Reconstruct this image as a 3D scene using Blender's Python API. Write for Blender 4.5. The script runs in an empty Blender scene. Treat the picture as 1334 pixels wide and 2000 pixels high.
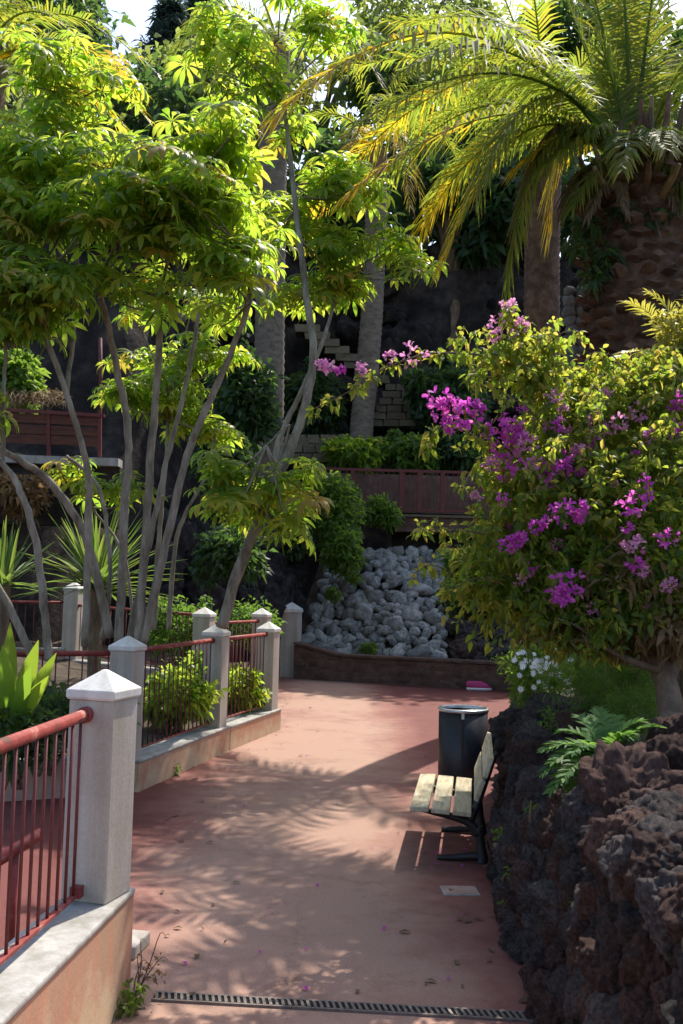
import bpy, bmesh, math, random
from mathutils import Vector, Matrix, Euler, noise, Quaternion
R = math.radians
random.seed(7)
scene = bpy.context.scene
C = scene.collection

# ------------------------------------------------------------------ camera
FPX = 1900.0                      # focal length in photograph pixels (2000 px tall)
CAMH = 2.0
PITCH, ROLL = R(4.5), R(1.4)
cd = bpy.data.cameras.new('camera')
cam = bpy.data.objects.new('camera', cd)
C.objects.link(cam)
CM = (Matrix.Rotation(R(90) + PITCH, 3, 'X') @ Matrix.Rotation(ROLL, 3, 'Z'))
CL = Vector((0, 0, CAMH))
cam.matrix_world = Matrix.Translation(CL) @ CM.to_4x4()
cd.sensor_fit = 'VERTICAL'
cd.sensor_height = 36.0
cd.lens = FPX / 2000 * 36.0
cd.clip_end = 3000
scene.camera = cam
# ------------------------------------------------------------------ light
SUN = Vector((0.34, 0.66, 1.08)).normalized()        # towards the sun
w = bpy.data.worlds.new('World'); scene.world = w; w.use_nodes = True
nt = w.node_tree
sky = nt.nodes.new('ShaderNodeTexSky'); sky.sky_type = 'NISHITA'; sky.sun_disc = False
sky.sun_elevation = math.asin(SUN.z); sky.sun_rotation = math.atan2(SUN.x, SUN.y)
sky.dust_density = 2.0
bg = nt.nodes['Background']; bg.inputs['Strength'].default_value = 0.15
nt.links.new(sky.outputs[0], bg.inputs['Color'])
sl = bpy.data.lights.new('sun', 'SUN'); sl.energy = 3.7; sl.angle = R(0.4); sl.color = (1.0, 0.93, 0.82)
so = bpy.data.objects.new('sun', sl); C.objects.link(so)
so.rotation_euler = SUN.to_track_quat('Z', 'Y').to_euler()
scene.view_settings.view_transform = 'Standard'
scene.view_settings.look = 'None'
scene.view_settings.exposure = 0.98
scene.view_settings.gamma = 1.0
scene.cycles.max_bounces = 4
scene.cycles.diffuse_bounces = 3
scene.cycles.transparent_max_bounces = 4
scene.cycles.sample_clamp_indirect = 6

def P(px, py, D):
    """photo pixel + depth in metres -> place in the garden"""
    return CL + CM @ Vector(((px - 667) / FPX * D, -(py - 1000) / FPX * D, -D))
def G(px, py, z=0.0):
    d = CM @ Vector(((px - 667) / FPX, -(py - 1000) / FPX, -1.0))
    t = (z - CAMH) / d.z
    return CL + d * t

# ------------------------------------------------------------------ materials
MATS = {}
def nodes_of(name):
    m = bpy.data.materials.new(name); m.use_nodes = True
    MATS[name] = m
    return m, m.node_tree, m.node_tree.nodes['Principled BSDF']
def N(t, kind, **kw):
    n = t.nodes.new(kind)
    for k, v in kw.items():
        if k in n.inputs: n.inputs[k].default_value = v
        else: setattr(n, k, v)
    return n
def c4(c): return (c[0], c[1], c[2], 1)
def coords(t, rand=True):
    tc = N(t, 'ShaderNodeTexCoord')
    if not rand: return tc.outputs['Object']
    oi = N(t, 'ShaderNodeObjectInfo')
    mul = N(t, 'ShaderNodeMath', operation='MULTIPLY'); mul.inputs[1].default_value = 37.0
    t.links.new(oi.outputs['Random'], mul.inputs[0])
    ad = N(t, 'ShaderNodeVectorMath', operation='ADD')
    t.links.new(tc.outputs['Object'], ad.inputs[0]); t.links.new(mul.outputs[0], ad.inputs[1])
    return ad.outputs[0]
def ramp(t, src, stops):
    r = N(t, 'ShaderNodeValToRGB')
    while len(r.color_ramp.elements) < len(stops): r.color_ramp.elements.new(0.5)
    for e, (p, c) in zip(r.color_ramp.elements, stops):
        e.position = p; e.color = c4(c) if len(c) == 3 else c
    t.links.new(src, r.inputs[0]); return r.outputs[0]
def mixc(t, fac, a, b, mode='MIX'):
    m = N(t, 'ShaderNodeMix', data_type='RGBA', blend_type=mode)
    if isinstance(fac, (int, float)): m.inputs[0].default_value = fac
    else: t.links.new(fac, m.inputs[0])
    for v, i in ((a, 6), (b, 7)):
        if isinstance(v, tuple): m.inputs[i].default_value = c4(v)
        else: t.links.new(v, m.inputs[i])
    return m.outputs[2]
def solid(name, cols, scale=4.0, rough=0.8, bump=0.3, bscale=None, metal=0.0, detail=6.0, rand=True, dist=0.02, stretch=None, objvar=0.0, spec=0.4):
    """noise-blended opaque material with relief"""
    m, t, b = nodes_of(name)
    co = coords(t, rand)
    if stretch:
        mp = N(t, 'ShaderNodeMapping'); mp.inputs['Scale'].default_value = stretch
        t.links.new(co, mp.inputs[0]); co = mp.outputs[0]
    n1 = N(t, 'ShaderNodeTexNoise', Scale=scale, Detail=detail, Roughness=0.62)
    t.links.new(co, n1.inputs['Vector'])
    k = len(cols)
    col = ramp(t, n1.outputs[0], [(0.3 + 0.4 * i / max(1, k - 1), c) for i, c in enumerate(cols)])
    n2 = N(t, 'ShaderNodeTexNoise', Scale=bscale or scale * 6, Detail=8.0, Roughness=0.7)
    t.links.new(co, n2.inputs['Vector'])
    fine = ramp(t, n2.outputs[0], [(0.3, (0.62,) * 3), (0.7, (1.25,) * 3)])
    col = mixc(t, 0.55, col, fine, 'MULTIPLY')
    if objvar:
        oi = N(t, 'ShaderNodeObjectInfo')
        v = ramp(t, oi.outputs['Random'], [(0, (1 - objvar,) * 3), (1, (1 + objvar,) * 3)])
        col = mixc(t, 1.0, col, v, 'MULTIPLY')
    t.links.new(col, b.inputs['Base Color'])
    b.inputs['Roughness'].default_value = rough; b.inputs['Metallic'].default_value = metal
    b.inputs['Specular IOR Level'].default_value = spec
    if bump:
        bp = N(t, 'ShaderNodeBump', Strength=bump, Distance=dist)
        t.links.new(n2.outputs[0], bp.inputs['Height']); t.links.new(bp.outputs[0], b.inputs['Normal'])
    return m
def leafy(name, cols, trans, rough=0.45, tmix=0.45, island=True, spec=0.35):
    """leaf: diffuse/glossy front plus light passing through"""
    m, t, b = nodes_of(name)
    oi = N(t, 'ShaderNodeObjectInfo'); ge = N(t, 'ShaderNodeNewGeometry')
    ad = N(t, 'ShaderNodeMath', operation='ADD')
    t.links.new(oi.outputs['Random'], ad.inputs[0]); t.links.new(ge.outputs['Random Per Island'], ad.inputs[1])
    fr = N(t, 'ShaderNodeMath', operation='FRACT'); t.links.new(ad.outputs[0], fr.inputs[0])
    k = len(cols)
    col = ramp(t, fr.outputs[0], [(i / max(1, k - 1), c) for i, c in enumerate(cols)])
    tcol = ramp(t, fr.outputs[0], [(i / max(1, len(trans) - 1), c) for i, c in enumerate(trans)])
    t.links.new(col, b.inputs['Base Color'])
    b.inputs['Roughness'].default_value = rough
    b.inputs['Specular IOR Level'].default_value = spec
    tr = N(t, 'ShaderNodeBsdfTranslucent'); t.links.new(tcol, tr.inputs['Color'])
    mx = N(t, 'ShaderNodeMixShader'); mx.inputs[0].default_value = tmix
    t.links.new(b.outputs[0], mx.inputs[1]); t.links.new(tr.outputs[0], mx.inputs[2])
    t.links.new(mx.outputs[0], t.nodes['Material Output'].inputs['Surface'])
    return m

# painted concrete of the path: worn red coating with dust, patches and cracks
def path_material():
    m, t, b = nodes_of('path_red')
    co = coords(t, False)
    big = N(t, 'ShaderNodeTexNoise', Scale=0.55, Detail=5.0, Roughness=0.6); t.links.new(co, big.inputs['Vector'])
    mid = N(t, 'ShaderNodeTexNoise', Scale=5.0, Detail=8.0, Roughness=0.7); t.links.new(co, mid.inputs['Vector'])
    fine = N(t, 'ShaderNodeTexNoise', Scale=90.0, Detail=4.0, Roughness=0.7); t.links.new(co, fine.inputs['Vector'])
    sx = N(t, 'ShaderNodeSeparateXYZ'); t.links.new(co, sx.inputs[0])
    # worn track along the middle of the walk; maroon shade painted into the edges
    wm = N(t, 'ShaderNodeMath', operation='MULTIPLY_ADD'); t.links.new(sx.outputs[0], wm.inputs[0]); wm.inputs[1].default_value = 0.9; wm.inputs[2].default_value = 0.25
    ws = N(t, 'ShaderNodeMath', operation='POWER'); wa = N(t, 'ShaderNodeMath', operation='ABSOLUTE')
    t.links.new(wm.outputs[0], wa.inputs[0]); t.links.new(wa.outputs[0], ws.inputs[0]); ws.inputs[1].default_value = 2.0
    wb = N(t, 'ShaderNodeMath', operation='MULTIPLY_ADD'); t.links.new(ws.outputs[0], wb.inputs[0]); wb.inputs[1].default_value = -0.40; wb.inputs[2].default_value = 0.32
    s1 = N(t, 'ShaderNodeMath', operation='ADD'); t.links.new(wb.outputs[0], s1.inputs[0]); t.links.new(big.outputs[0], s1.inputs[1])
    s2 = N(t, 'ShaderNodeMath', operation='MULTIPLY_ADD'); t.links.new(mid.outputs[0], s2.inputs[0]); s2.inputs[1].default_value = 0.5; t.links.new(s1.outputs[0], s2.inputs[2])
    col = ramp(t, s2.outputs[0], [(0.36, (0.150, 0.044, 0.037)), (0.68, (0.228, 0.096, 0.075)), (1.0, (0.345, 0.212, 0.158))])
    fr = ramp(t, fine.outputs[0], [(0.3, (0.72,) * 3), (0.7, (1.2,) * 3)])
    col = mixc(t, 0.9, col, fr, 'MULTIPLY')
    # dark stains
    st = N(t, 'ShaderNodeTexNoise', Scale=1.7, Detail=7.0, Roughness=0.75); t.links.new(co, st.inputs['Vector'])
    sm = ramp(t, st.outputs[0], [(0.30, (0.62, 0.56, 0.55)), (0.47, (1.0, 1.0, 1.0))])
    col = mixc(t, 0.85, col, sm, 'MULTIPLY')
    # hair cracks
    vo = N(t, 'ShaderNodeTexVoronoi', feature='DISTANCE_TO_EDGE', Scale=0.42)
    wv = N(t, 'ShaderNodeVectorMath', operation='ADD'); t.links.new(co, wv.inputs[0])
    mv = N(t, 'ShaderNodeVectorMath', operation='SCALE'); mv.inputs['Scale'].default_value = 0.35; t.links.new(mid.outputs['Color'], mv.inputs[0]); t.links.new(mv.outputs[0], wv.inputs[1])
    t.links.new(wv.outputs[0], vo.inputs['Vector'])
    cr = ramp(t, vo.outputs['Distance'], [(0.0, (0.45,) * 3), (0.006, (1, 1, 1))])
    col = mixc(t, 0.28, col, cr, 'MULTIPLY')
    t.links.new(col, b.inputs['Base Color']); b.inputs['Roughness'].default_value = 0.78
    b.inputs['Specular IOR Level'].default_value = 0.3
    bp = N(t, 'ShaderNodeBump', Strength=0.35, Distance=0.004); t.links.new(fine.outputs[0], bp.inputs['Height']); t.links.new(bp.outputs[0], b.inputs['Normal'])
path_material()

def stained(name, base, alt, stain, scale=3.0, low=None, bump=0.25):
    """plaster/concrete with vertical streaks and blotches; low: colour of bared patches near the foot"""
    m, t, b = nodes_of(name)
    co = coords(t, False)
    n1 = N(t, 'ShaderNodeTexNoise', Scale=scale, Detail=7.0, Roughness=0.65); t.links.new(co, n1.inputs['Vector'])
    mp = N(t, 'ShaderNodeMapping'); mp.inputs['Scale'].default_value = (9, 9, 0.8); t.links.new(co, mp.inputs[0])
    n2 = N(t, 'ShaderNodeTexNoise', Scale=1.0, Detail=6.0, Roughness=0.6); t.links.new(mp.outputs[0], n2.inputs['Vector'])
    n3 = N(t, 'ShaderNodeTexNoise', Scale=60.0, Detail=6.0, Roughness=0.7); t.links.new(co, n3.inputs['Vector'])
    n4 = N(t, 'ShaderNodeTexNoise', Scale=14.0, Detail=8.0, Roughness=0.75); t.links.new(co, n4.inputs['Vector'])
    col = ramp(t, n1.outputs[0], [(0.36, base), (0.62, alt)])
    sk = ramp(t, n2.outputs[0], [(0.42, (0, 0, 0)), (0.68, (1, 1, 1))])
    col = mixc(t, sk, col, mixc(t, 0.8, col, stain))
    pit = ramp(t, n4.outputs[0], [(0.28, (0.45, 0.43, 0.42)), (0.36, (1, 1, 1))])
    col = mixc(t, 0.7, col, pit, 'MULTIPLY')
    if low:
        sz = N(t, 'ShaderNodeSeparateXYZ'); t.links.new(co, sz.inputs[0])
        a = N(t, 'ShaderNodeMath', operation='MULTIPLY_ADD'); t.links.new(sz.outputs[2], a.inputs[0]); a.inputs[1].default_value = -0.55; t.links.new(n1.outputs[0], a.inputs[2])
        f = ramp(t, a.outputs[0], [(0.36, (0, 0, 0)), (0.52, (1, 1, 1))])
        col = mixc(t, f, col, low)
    f3 = ramp(t, n3.outputs[0], [(0.3, (0.8,) * 3), (0.7, (1.15,) * 3)])
    col = mixc(t, 0.6, col, f3, 'MULTIPLY')
    t.links.new(col, b.inputs['Base Color']); b.inputs['Roughness'].default_value = 0.88; b.inputs['Specular IOR Level'].default_value = 0.25
    bp = N(t, 'ShaderNodeBump', Strength=bump, Distance=0.006); t.links.new(n3.outputs[0], bp.inputs['Height']); t.links.new(bp.outputs[0], b.inputs['Normal'])
stained('plaster_orange', (0.50, 0.245, 0.15), (0.55, 0.30, 0.19), (0.42, 0.30, 0.2), 2.6, low=(0.56, 0.42, 0.27))
stained('plaster_pink', (0.46, 0.30, 0.24), (0.42, 0.26, 0.2), (0.3, 0.22, 0.17), 3.0)
stained('post_paint', (0.50, 0.455, 0.40), (0.44, 0.39, 0.335), (0.36, 0.30, 0.23), 3.5)
stained('cap_white', (0.72, 0.70, 0.66), (0.64, 0.61, 0.56), (0.5, 0.47, 0.4), 6.0)
stained('concrete', (0.42, 0.41, 0.38), (0.34, 0.33, 0.31), (0.22, 0.2, 0.17), 4.0)
solid('red_metal', [(0.10, 0.035, 0.025), (0.22, 0.034, 0.028), (0.28, 0.05, 0.042), (0.38, 0.17, 0.14)], 11, 0.6, 0.15, 80, rand=False)
solid('red_metal_dark', [(0.10, 0.022, 0.02), (0.16, 0.03, 0.028)], 9, 0.6, 0.15, 80, rand=False)
solid('bare_steel', [(0.16, 0.13, 0.12), (0.26, 0.23, 0.21)], 30, 0.55, 0.2, 120, metal=0.6)
solid('dark_void', [(0.012, 0.011, 0.01), (0.02, 0.018, 0.016)], 6, 0.95, 0.2)
solid('lava_red', [(0.042, 0.028, 0.026), (0.12, 0.07, 0.058), (0.21, 0.125, 0.10)], 6.0, 0.95, 1.0, 55, objvar=0.35, dist=0.05, spec=0.2)
solid('lava_grey', [(0.05, 0.044, 0.044), (0.12, 0.10, 0.096), (0.21, 0.18, 0.165)], 6.0, 0.95, 1.0, 55, objvar=0.35, dist=0.05, spec=0.2)
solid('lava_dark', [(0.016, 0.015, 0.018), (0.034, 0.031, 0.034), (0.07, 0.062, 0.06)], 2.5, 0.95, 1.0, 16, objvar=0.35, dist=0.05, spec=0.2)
solid('cliff_rock', [(0.014, 0.012, 0.013), (0.042, 0.034, 0.032), (0.10, 0.08, 0.07)], 1.3, 0.95, 1.0, 5, rand=False, dist=0.15, spec=0.15)
solid('pale_stone', [(0.11, 0.108, 0.10), (0.26, 0.258, 0.245), (0.42, 0.415, 0.395)], 2.2, 0.85, 0.5, 24, objvar=0.38, dist=0.03)
solid('blue_stone', [(0.10, 0.11, 0.13), (0.17, 0.18, 0.2), (0.24, 0.25, 0.26)], 4.0, 0.85, 0.5, 24, objvar=0.3, dist=0.03)
solid('yellow_stone', [(0.085, 0.068, 0.044), (0.17, 0.135, 0.085), (0.13, 0.105, 0.072)], 3.0, 0.9, 0.5, 24, objvar=0.2)
solid('wall_block', [(0.075, 0.045, 0.035), (0.13, 0.075, 0.055), (0.18, 0.12, 0.09)], 5.0, 0.92, 0.7, 26, objvar=0.35, dist=0.03)
solid('soil', [(0.03, 0.022, 0.016), (0.07, 0.05, 0.035), (0.11, 0.085, 0.055)], 3.0, 0.95, 0.8, 20, rand=False, dist=0.05)
solid('hill_soil', [(0.018, 0.018, 0.012), (0.04, 0.036, 0.022), (0.05, 0.055, 0.025)], 0.7, 0.95, 0.8, 6, rand=False, dist=0.15)
solid('bark_pale', [(0.10, 0.078, 0.055), (0.24, 0.205, 0.155), (0.36, 0.325, 0.265)], 9.0, 0.88, 0.8, 46, rand=False, stretch=(1, 1, 0.3), dist=0.012)
solid('bark_brown', [(0.07, 0.045, 0.03), (0.15, 0.10, 0.065), (0.26, 0.18, 0.12)], 7.0, 0.9, 0.7, 40, rand=False, stretch=(1, 1, 0.35), dist=0.015)
solid('palm_bark', [(0.10, 0.075, 0.055), (0.19, 0.15, 0.115), (0.26, 0.21, 0.17)], 5.0, 0.92, 0.7, 30, stretch=(1, 1, 2.2), dist=0.03)
solid('palm_boot', [(0.045, 0.026, 0.016), (0.11, 0.06, 0.038), (0.2, 0.12, 0.08)], 6.0, 0.92, 0.6, 40, objvar=0.4)
solid('stalk_tan', [(0.16, 0.11, 0.05), (0.26, 0.19, 0.09)], 9, 0.8, 0.3, 50)
solid('bin_black', [(0.012, 0.012, 0.014), (0.022, 0.021, 0.024)], 12, 0.42, 0.1, 90)
solid('bin_rim', [(0.45, 0.45, 0.44), (0.62, 0.62, 0.6)], 12, 0.3, 0.05, 60, metal=0.6)
solid('bench_wood', [(0.30, 0.23, 0.13), (0.48, 0.41, 0.27), (0.56, 0.51, 0.38)], 3.0, 0.75, 0.5, 18, rand=True, stretch=(9, 0.9, 9), objvar=0.15)
solid('bench_iron', [(0.01, 0.01, 0.011), (0.02, 0.019, 0.02)], 20, 0.5, 0.2, 90)
solid('brown_wood', [(0.05, 0.018, 0.012), (0.10, 0.035, 0.022), (0.13, 0.05, 0.03)], 4.0, 0.8, 0.3, 30, stretch=(0.8, 8, 8), objvar=0.3)
solid('dry_thatch', [(0.2, 0.12, 0.06), (0.36, 0.24, 0.12), (0.5, 0.37, 0.2)], 20, 0.9, 0.5, 60)
solid('shoe_pink', [(0.5, 0.04, 0.16), (0.6, 0.07, 0.22)], 20, 0.7, 0.2, 200)
solid('shoe_white', [(0.7, 0.7, 0.7), (0.8, 0.8, 0.8)], 20, 0.6, 0.1, 100)
solid('petal_white', [(0.75, 0.75, 0.72), (0.85, 0.85, 0.82)], 20, 0.6, 0.0)
leafy('leaf_umbrella', [(0.035, 0.088, 0.018), (0.055, 0.12, 0.022), (0.10, 0.15, 0.028)], [(0.38, 0.66, 0.05), (0.60, 0.80, 0.07), (0.90, 0.90, 0.10)], 0.42, 0.55, spec=0.4)
leafy('leaf_umbrella_old', [(0.14, 0.14, 0.02), (0.2, 0.13, 0.03)], [(0.8, 0.72, 0.06), (0.7, 0.45, 0.08)], 0.5, 0.45)
leafy('leaf_palm', [(0.045, 0.075, 0.022), (0.07, 0.1, 0.026), (0.11, 0.12, 0.03)], [(0.36, 0.52, 0.06), (0.52, 0.62, 0.06), (0.7, 0.64, 0.06)], 0.58, 0.48, spec=0.18)
leafy('leaf_palm_yellow', [(0.14, 0.13, 0.015), (0.26, 0.19, 0.015), (0.34, 0.19, 0.02)], [(0.92, 0.8, 0.03), (0.96, 0.72, 0.03), (0.96, 0.55, 0.04)], 0.5, 0.6)
leafy('leaf_dead', [(0.10, 0.065, 0.035), (0.16, 0.11, 0.065), (0.21, 0.15, 0.1)], [(0.2, 0.12, 0.06), (0.3, 0.2, 0.1)], 0.8, 0.3)
leafy('leaf_boug', [(0.032, 0.07, 0.014), (0.046, 0.092, 0.016), (0.07, 0.115, 0.018), (0.14, 0.15, 0.03)], [(0.32, 0.50, 0.05), (0.48, 0.62, 0.06), (0.70, 0.72, 0.08), (0.92, 0.72, 0.14)], 0.5, 0.52)
leafy('leaf_boug_dry', [(0.13, 0.07, 0.03), (0.2, 0.12, 0.06), (0.09, 0.08, 0.03)], [(0.35, 0.2, 0.08), (0.4, 0.26, 0.1)], 0.8, 0.35)
leafy('bract', [(0.40, 0.03, 0.36), (0.50, 0.06, 0.44), (0.48, 0.10, 0.36)], [(0.78, 0.08, 0.66), (0.85, 0.16, 0.70), (0.9, 0.3, 0.66)], 0.6, 0.5)
leafy('bract_pale', [(0.50, 0.12, 0.40), (0.55, 0.22, 0.40), (0.55, 0.32, 0.36)], [(0.85, 0.3, 0.7), (0.9, 0.5, 0.65)], 0.6, 0.5)
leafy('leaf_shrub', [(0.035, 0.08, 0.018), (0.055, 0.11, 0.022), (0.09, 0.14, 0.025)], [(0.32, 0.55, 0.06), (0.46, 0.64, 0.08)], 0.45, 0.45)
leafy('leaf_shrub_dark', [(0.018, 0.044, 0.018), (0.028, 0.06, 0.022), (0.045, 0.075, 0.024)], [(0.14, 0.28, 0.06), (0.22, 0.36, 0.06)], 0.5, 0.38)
leafy('leaf_far', [(0.04, 0.07, 0.028), (0.065, 0.095, 0.032), (0.095, 0.12, 0.036)], [(0.34, 0.46, 0.09), (0.48, 0.56, 0.12)], 0.6, 0.45)
leafy('leaf_conifer', [(0.018, 0.035, 0.028), (0.03, 0.05, 0.036)], [(0.07, 0.12, 0.07), (0.1, 0.15, 0.08)], 0.7, 0.3)
leafy('leaf_sword', [(0.03, 0.075, 0.022), (0.05, 0.10, 0.03), (0.10, 0.14, 0.045)], [(0.22, 0.42, 0.06), (0.40, 0.52, 0.09)], 0.5, 0.35, spec=0.25)
leafy('leaf_paddle', [(0.05, 0.12, 0.02), (0.08, 0.15, 0.025)], [(0.36, 0.6, 0.06), (0.5, 0.68, 0.06)], 0.3, 0.45, spec=0.5)
leafy('leaf_fern', [(0.04, 0.12, 0.03), (0.065, 0.15, 0.035), (0.10, 0.17, 0.05)], [(0.22, 0.46, 0.07), (0.34, 0.55, 0.09)], 0.6, 0.4, spec=0.2)
leafy('leaf_moss', [(0.035, 0.09, 0.015), (0.055, 0.12, 0.02), (0.08, 0.14, 0.03)], [(0.22, 0.42, 0.05), (0.3, 0.5, 0.06)], 0.6, 0.4)
leafy('leaf_cycad', [(0.14, 0.15, 0.025), (0.2, 0.19, 0.03)], [(0.65, 0.62, 0.08), (0.8, 0.7, 0.12)], 0.45, 0.45)

# ------------------------------------------------------------------ building tools
WL = {}                                            # world place of each parent
def tag(o, label=None, cat=None, group=None, kind=None):
    if label: o['label'] = label
    if cat: o['category'] = cat
    if group: o['group'] = group
    if kind: o['kind'] = kind
    return o
def thing(name, loc, label, cat, group=None):
    o = bpy.data.objects.new(name, None); C.objects.link(o)
    o.location = loc; o.empty_display_size = 0.2; WL[o] = Vector(loc)
    return tag(o, label, cat, group)
def link(name, me, mat=None, parent=None, loc=(0, 0, 0), rot=None, scale=None):
    o = bpy.data.objects.new(name, me); C.objects.link(o)
    loc = Vector(loc)
    if parent is not None:
        o.parent = parent; o.location = loc - WL[parent]
    else: o.location = loc
    WL[o] = loc
    if rot is not None:
        o.rotation_mode = 'QUATERNION'; o.rotation_quaternion = rot if isinstance(rot, Quaternion) else Euler(rot).to_quaternion()
    if scale is not None: o.scale = scale if not isinstance(scale, (int, float)) else (scale,) * 3
    if mat and not me.materials: me.materials.append(MATS[mat])
    return o
class MB:
    def __init__(s): s.v = []; s.f = []; s.smooth = False
    def box(s, c, size, rz=0.0, M=None, taper=1.0):
        c = Vector(c); hx, hy, hz = [q / 2 for q in size]
        M = M or Matrix.Rotation(rz, 3, 'Z'); b = len(s.v)
        for sz in (-1, 1):
            k = taper if sz > 0 else 1.0
            for sx, sy in ((-1, -1), (1, -1), (1, 1), (-1, 1)):
                s.v.append(c + M @ Vector((sx * hx * k, sy * hy * k, sz * hz)))
        for q in ((0, 3, 2, 1), (4, 5, 6, 7), (0, 1, 5, 4), (1, 2, 6, 5), (2, 3, 7, 6), (3, 0, 4, 7)): s.f.append([b + i for i in q])
        return s
    def beam(s, A, B, wd, ht, up=Vector((0, 0, 1))):
        A, B = Vector(A), Vector(B); d = (B - A); L = d.length; d.normalize()
        x = d.cross(up).normalized(); z = x.cross(d)
        M = Matrix((x, d, z)).transposed()
        return s.box((A + B) / 2, (wd, L, ht), M=M)
    def tube(s, pts, radii, n=8, caps=True, sub=0):
        pts = [Vector(p) for p in pts]
        if isinstance(radii, (int, float)): radii = [radii] * len(pts)
        if sub: pts, radii = smooth_line(pts, radii, sub)
        b0 = len(s.v); t0 = (pts[1] - pts[0]).normalized()
        ref = Vector((1, 0, 0)) if abs(t0.x) < 0.9 else Vector((0, 1, 0))
        x = (ref - t0 * ref.dot(t0)).normalized()
        for i, p in enumerate(pts):
            t = ((pts[min(i + 1, len(pts) - 1)] - pts[max(i - 1, 0)])).normalized()
            x = (x - t * x.dot(t)).normalized(); y = t.cross(x)
            for k in range(n):
                a = 2 * math.pi * k / n
                s.v.append(p + (x * math.cos(a) + y * math.sin(a)) * radii[i])
        for i in range(len(pts) - 1):
            for k in range(n):
                a, b = b0 + i * n + k, b0 + i * n + (k + 1) % n
                s.f.append([a, b, b + n, a + n])
        if caps:
            s.f.append([b0 + k for k in range(n)][::-1]); e = b0 + (len(pts) - 1) * n
            s.f.append([e + k for k in range(n)])
        return s
    def lathe(s, prof, c, n=32, M=None):
        c = Vector(c); b0 = len(s.v)
        for r, z in prof:
            for k in range(n):
                a = 2 * math.pi * k / n
                v = Vector((r * math.cos(a), r * math.sin(a), z)); s.v.append(c + (M @ v if M else v))
        for i in range(len(prof) - 1):
            for k in range(n):
                a, b = b0 + i * n + k, b0 + i * n + (k + 1) % n
                s.f.append([a, b, b + n, a + n])
        return s
    def poly(s, pts):
        b = len(s.v); s.v += [Vector(p) for p in pts]; s.f.append(list(range(b, b + len(pts)))); return s
    def strip(s, pts, widths, side):
        """ribbon along pts; side(i) = width direction"""
        b = len(s.v); n = len(pts)
        for i, p in enumerate(pts):
            d = side[i] if isinstance(side, list) else side
            s.v.append(p - d * widths[i] / 2); s.v.append(p + d * widths[i] / 2)
        for i in range(n - 1):
            q = b + 2 * i; s.f.append([q, q + 1, q + 3, q + 2])
        return s
    def vee(s, pts, widths, sides, ups, fold=0.25):
        """leaf blade with a midrib fold"""
        b = len(s.v); n = len(pts)
        for i, p in enumerate(pts):
            w_ = widths[i] / 2
            s.v.append(p - sides[i] * w_ + ups[i] * w_ * fold); s.v.append(p); s.v.append(p + sides[i] * w_ + ups[i] * w_ * fold)
        for i in range(n - 1):
            q = b + 3 * i
            s.f.append([q, q + 1, q + 4, q + 3]); s.f.append([q + 1, q + 2, q + 5, q + 4])
        return s
    def mesh(s, name, off=(0, 0, 0), smooth=None):
        me = bpy.data.meshes.new(name); off = Vector(off)
        me.from_pydata([v - off for v in s.v], [], s.f); me.update()
        if smooth if smooth is not None else s.smooth:
            me.polygons.foreach_set('use_smooth', [True] * len(me.polygons))
        return me
    def build(s, name, mat, parent=None, loc=None, smooth=False):
        loc = Vector(loc) if loc is not None else (WL[parent].copy() if parent is not None else Vector((0, 0, 0)))
        return link(name, s.mesh(name, loc, smooth), mat, parent, loc)
def smooth_line(pts, radii, sub):
    o, r = [], []; n = len(pts)
    for i in range(n - 1):
        p0, p1, p2, p3 = pts[max(i - 1, 0)], pts[i], pts[i + 1], pts[min(i + 2, n - 1)]
        for k in range(sub):
            t = k / sub
            o.append(0.5 * ((2 * p1) + (p2 - p0) * t + (2 * p0 - 5 * p1 + 4 * p2 - p3) * t * t + (3 * p1 - p0 - 3 * p2 + p3) * t ** 3))
            r.append(radii[i] + (radii[i + 1] - radii[i]) * t)
    o.append(pts[-1]); r.append(radii[-1]); return o, r
def rv(s=1.0): return Vector((random.uniform(-s, s), random.uniform(-s, s), random.uniform(-s, s)))
def rdir():
    while True:
        v = rv()
        if 0.05 < v.length < 1: return v.normalized()
def bevel(o, w_=0.006, seg=2):
    m = o.modifiers.new('bevel', 'BEVEL'); m.width = w_; m.segments = seg; m.limit_method = 'ANGLE'; m.angle_limit = R(40)
    return o
def rock_mesh(name, seed, sub=3, rough=0.35, boxy=0.0):
    bm = bmesh.new(); bmesh.ops.create_icosphere(bm, subdivisions=sub, radius=1.0)
    off = Vector((seed * 7.3, seed * 3.1, -seed * 5.7))
    for v in bm.verts:
        d = v.co.normalized()
        k = 1 + rough * noise.fractal(d * 1.1 + off, 1.0, 2.0, 3) + rough * 0.55 * noise.fractal(d * 3.5 + off, 0.8, 2.1, 3)
        if sub >= 5:
            k += rough * 0.26 * noise.fractal(d * 7.0 + off, 0.6, 2.2, 5)
            pit_ = noise.noise(d * 11.0 - off); k -= rough * 0.30 * max(0, pit_ - 0.15)
            pit_ = noise.noise(d * 21.0 + off); k -= rough * 0.16 * max(0, pit_ - 0.1)
        if boxy: k *= 1 + boxy * (1 / max(abs(d.x), abs(d.y), abs(d.z)) - 1)
        v.co = d * k
    me = bpy.data.meshes.new(name); bm.to_mesh(me); bm.free()
    me.polygons.foreach_set('use_smooth', [True] * len(me.polygons))
    return me
def with_mat(me, mat):
    m = me.copy(); m.materials.clear(); m.materials.append(MATS[mat]); return m
def rquat(): return Quaternion(rdir(), random.uniform(0, 6.28))
def lerp(a, b, t): return a + (b - a) * t
def interp(pts, t):
    """piecewise-linear through (t, value)"""
    if t <= pts[0][0]: return pts[0][1]
    for (a, va), (b, vb) in zip(pts, pts[1:]):
        if t <= b: return va + (vb - va) * ((t - a) / (b - a))
    return pts[-1][1]

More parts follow.
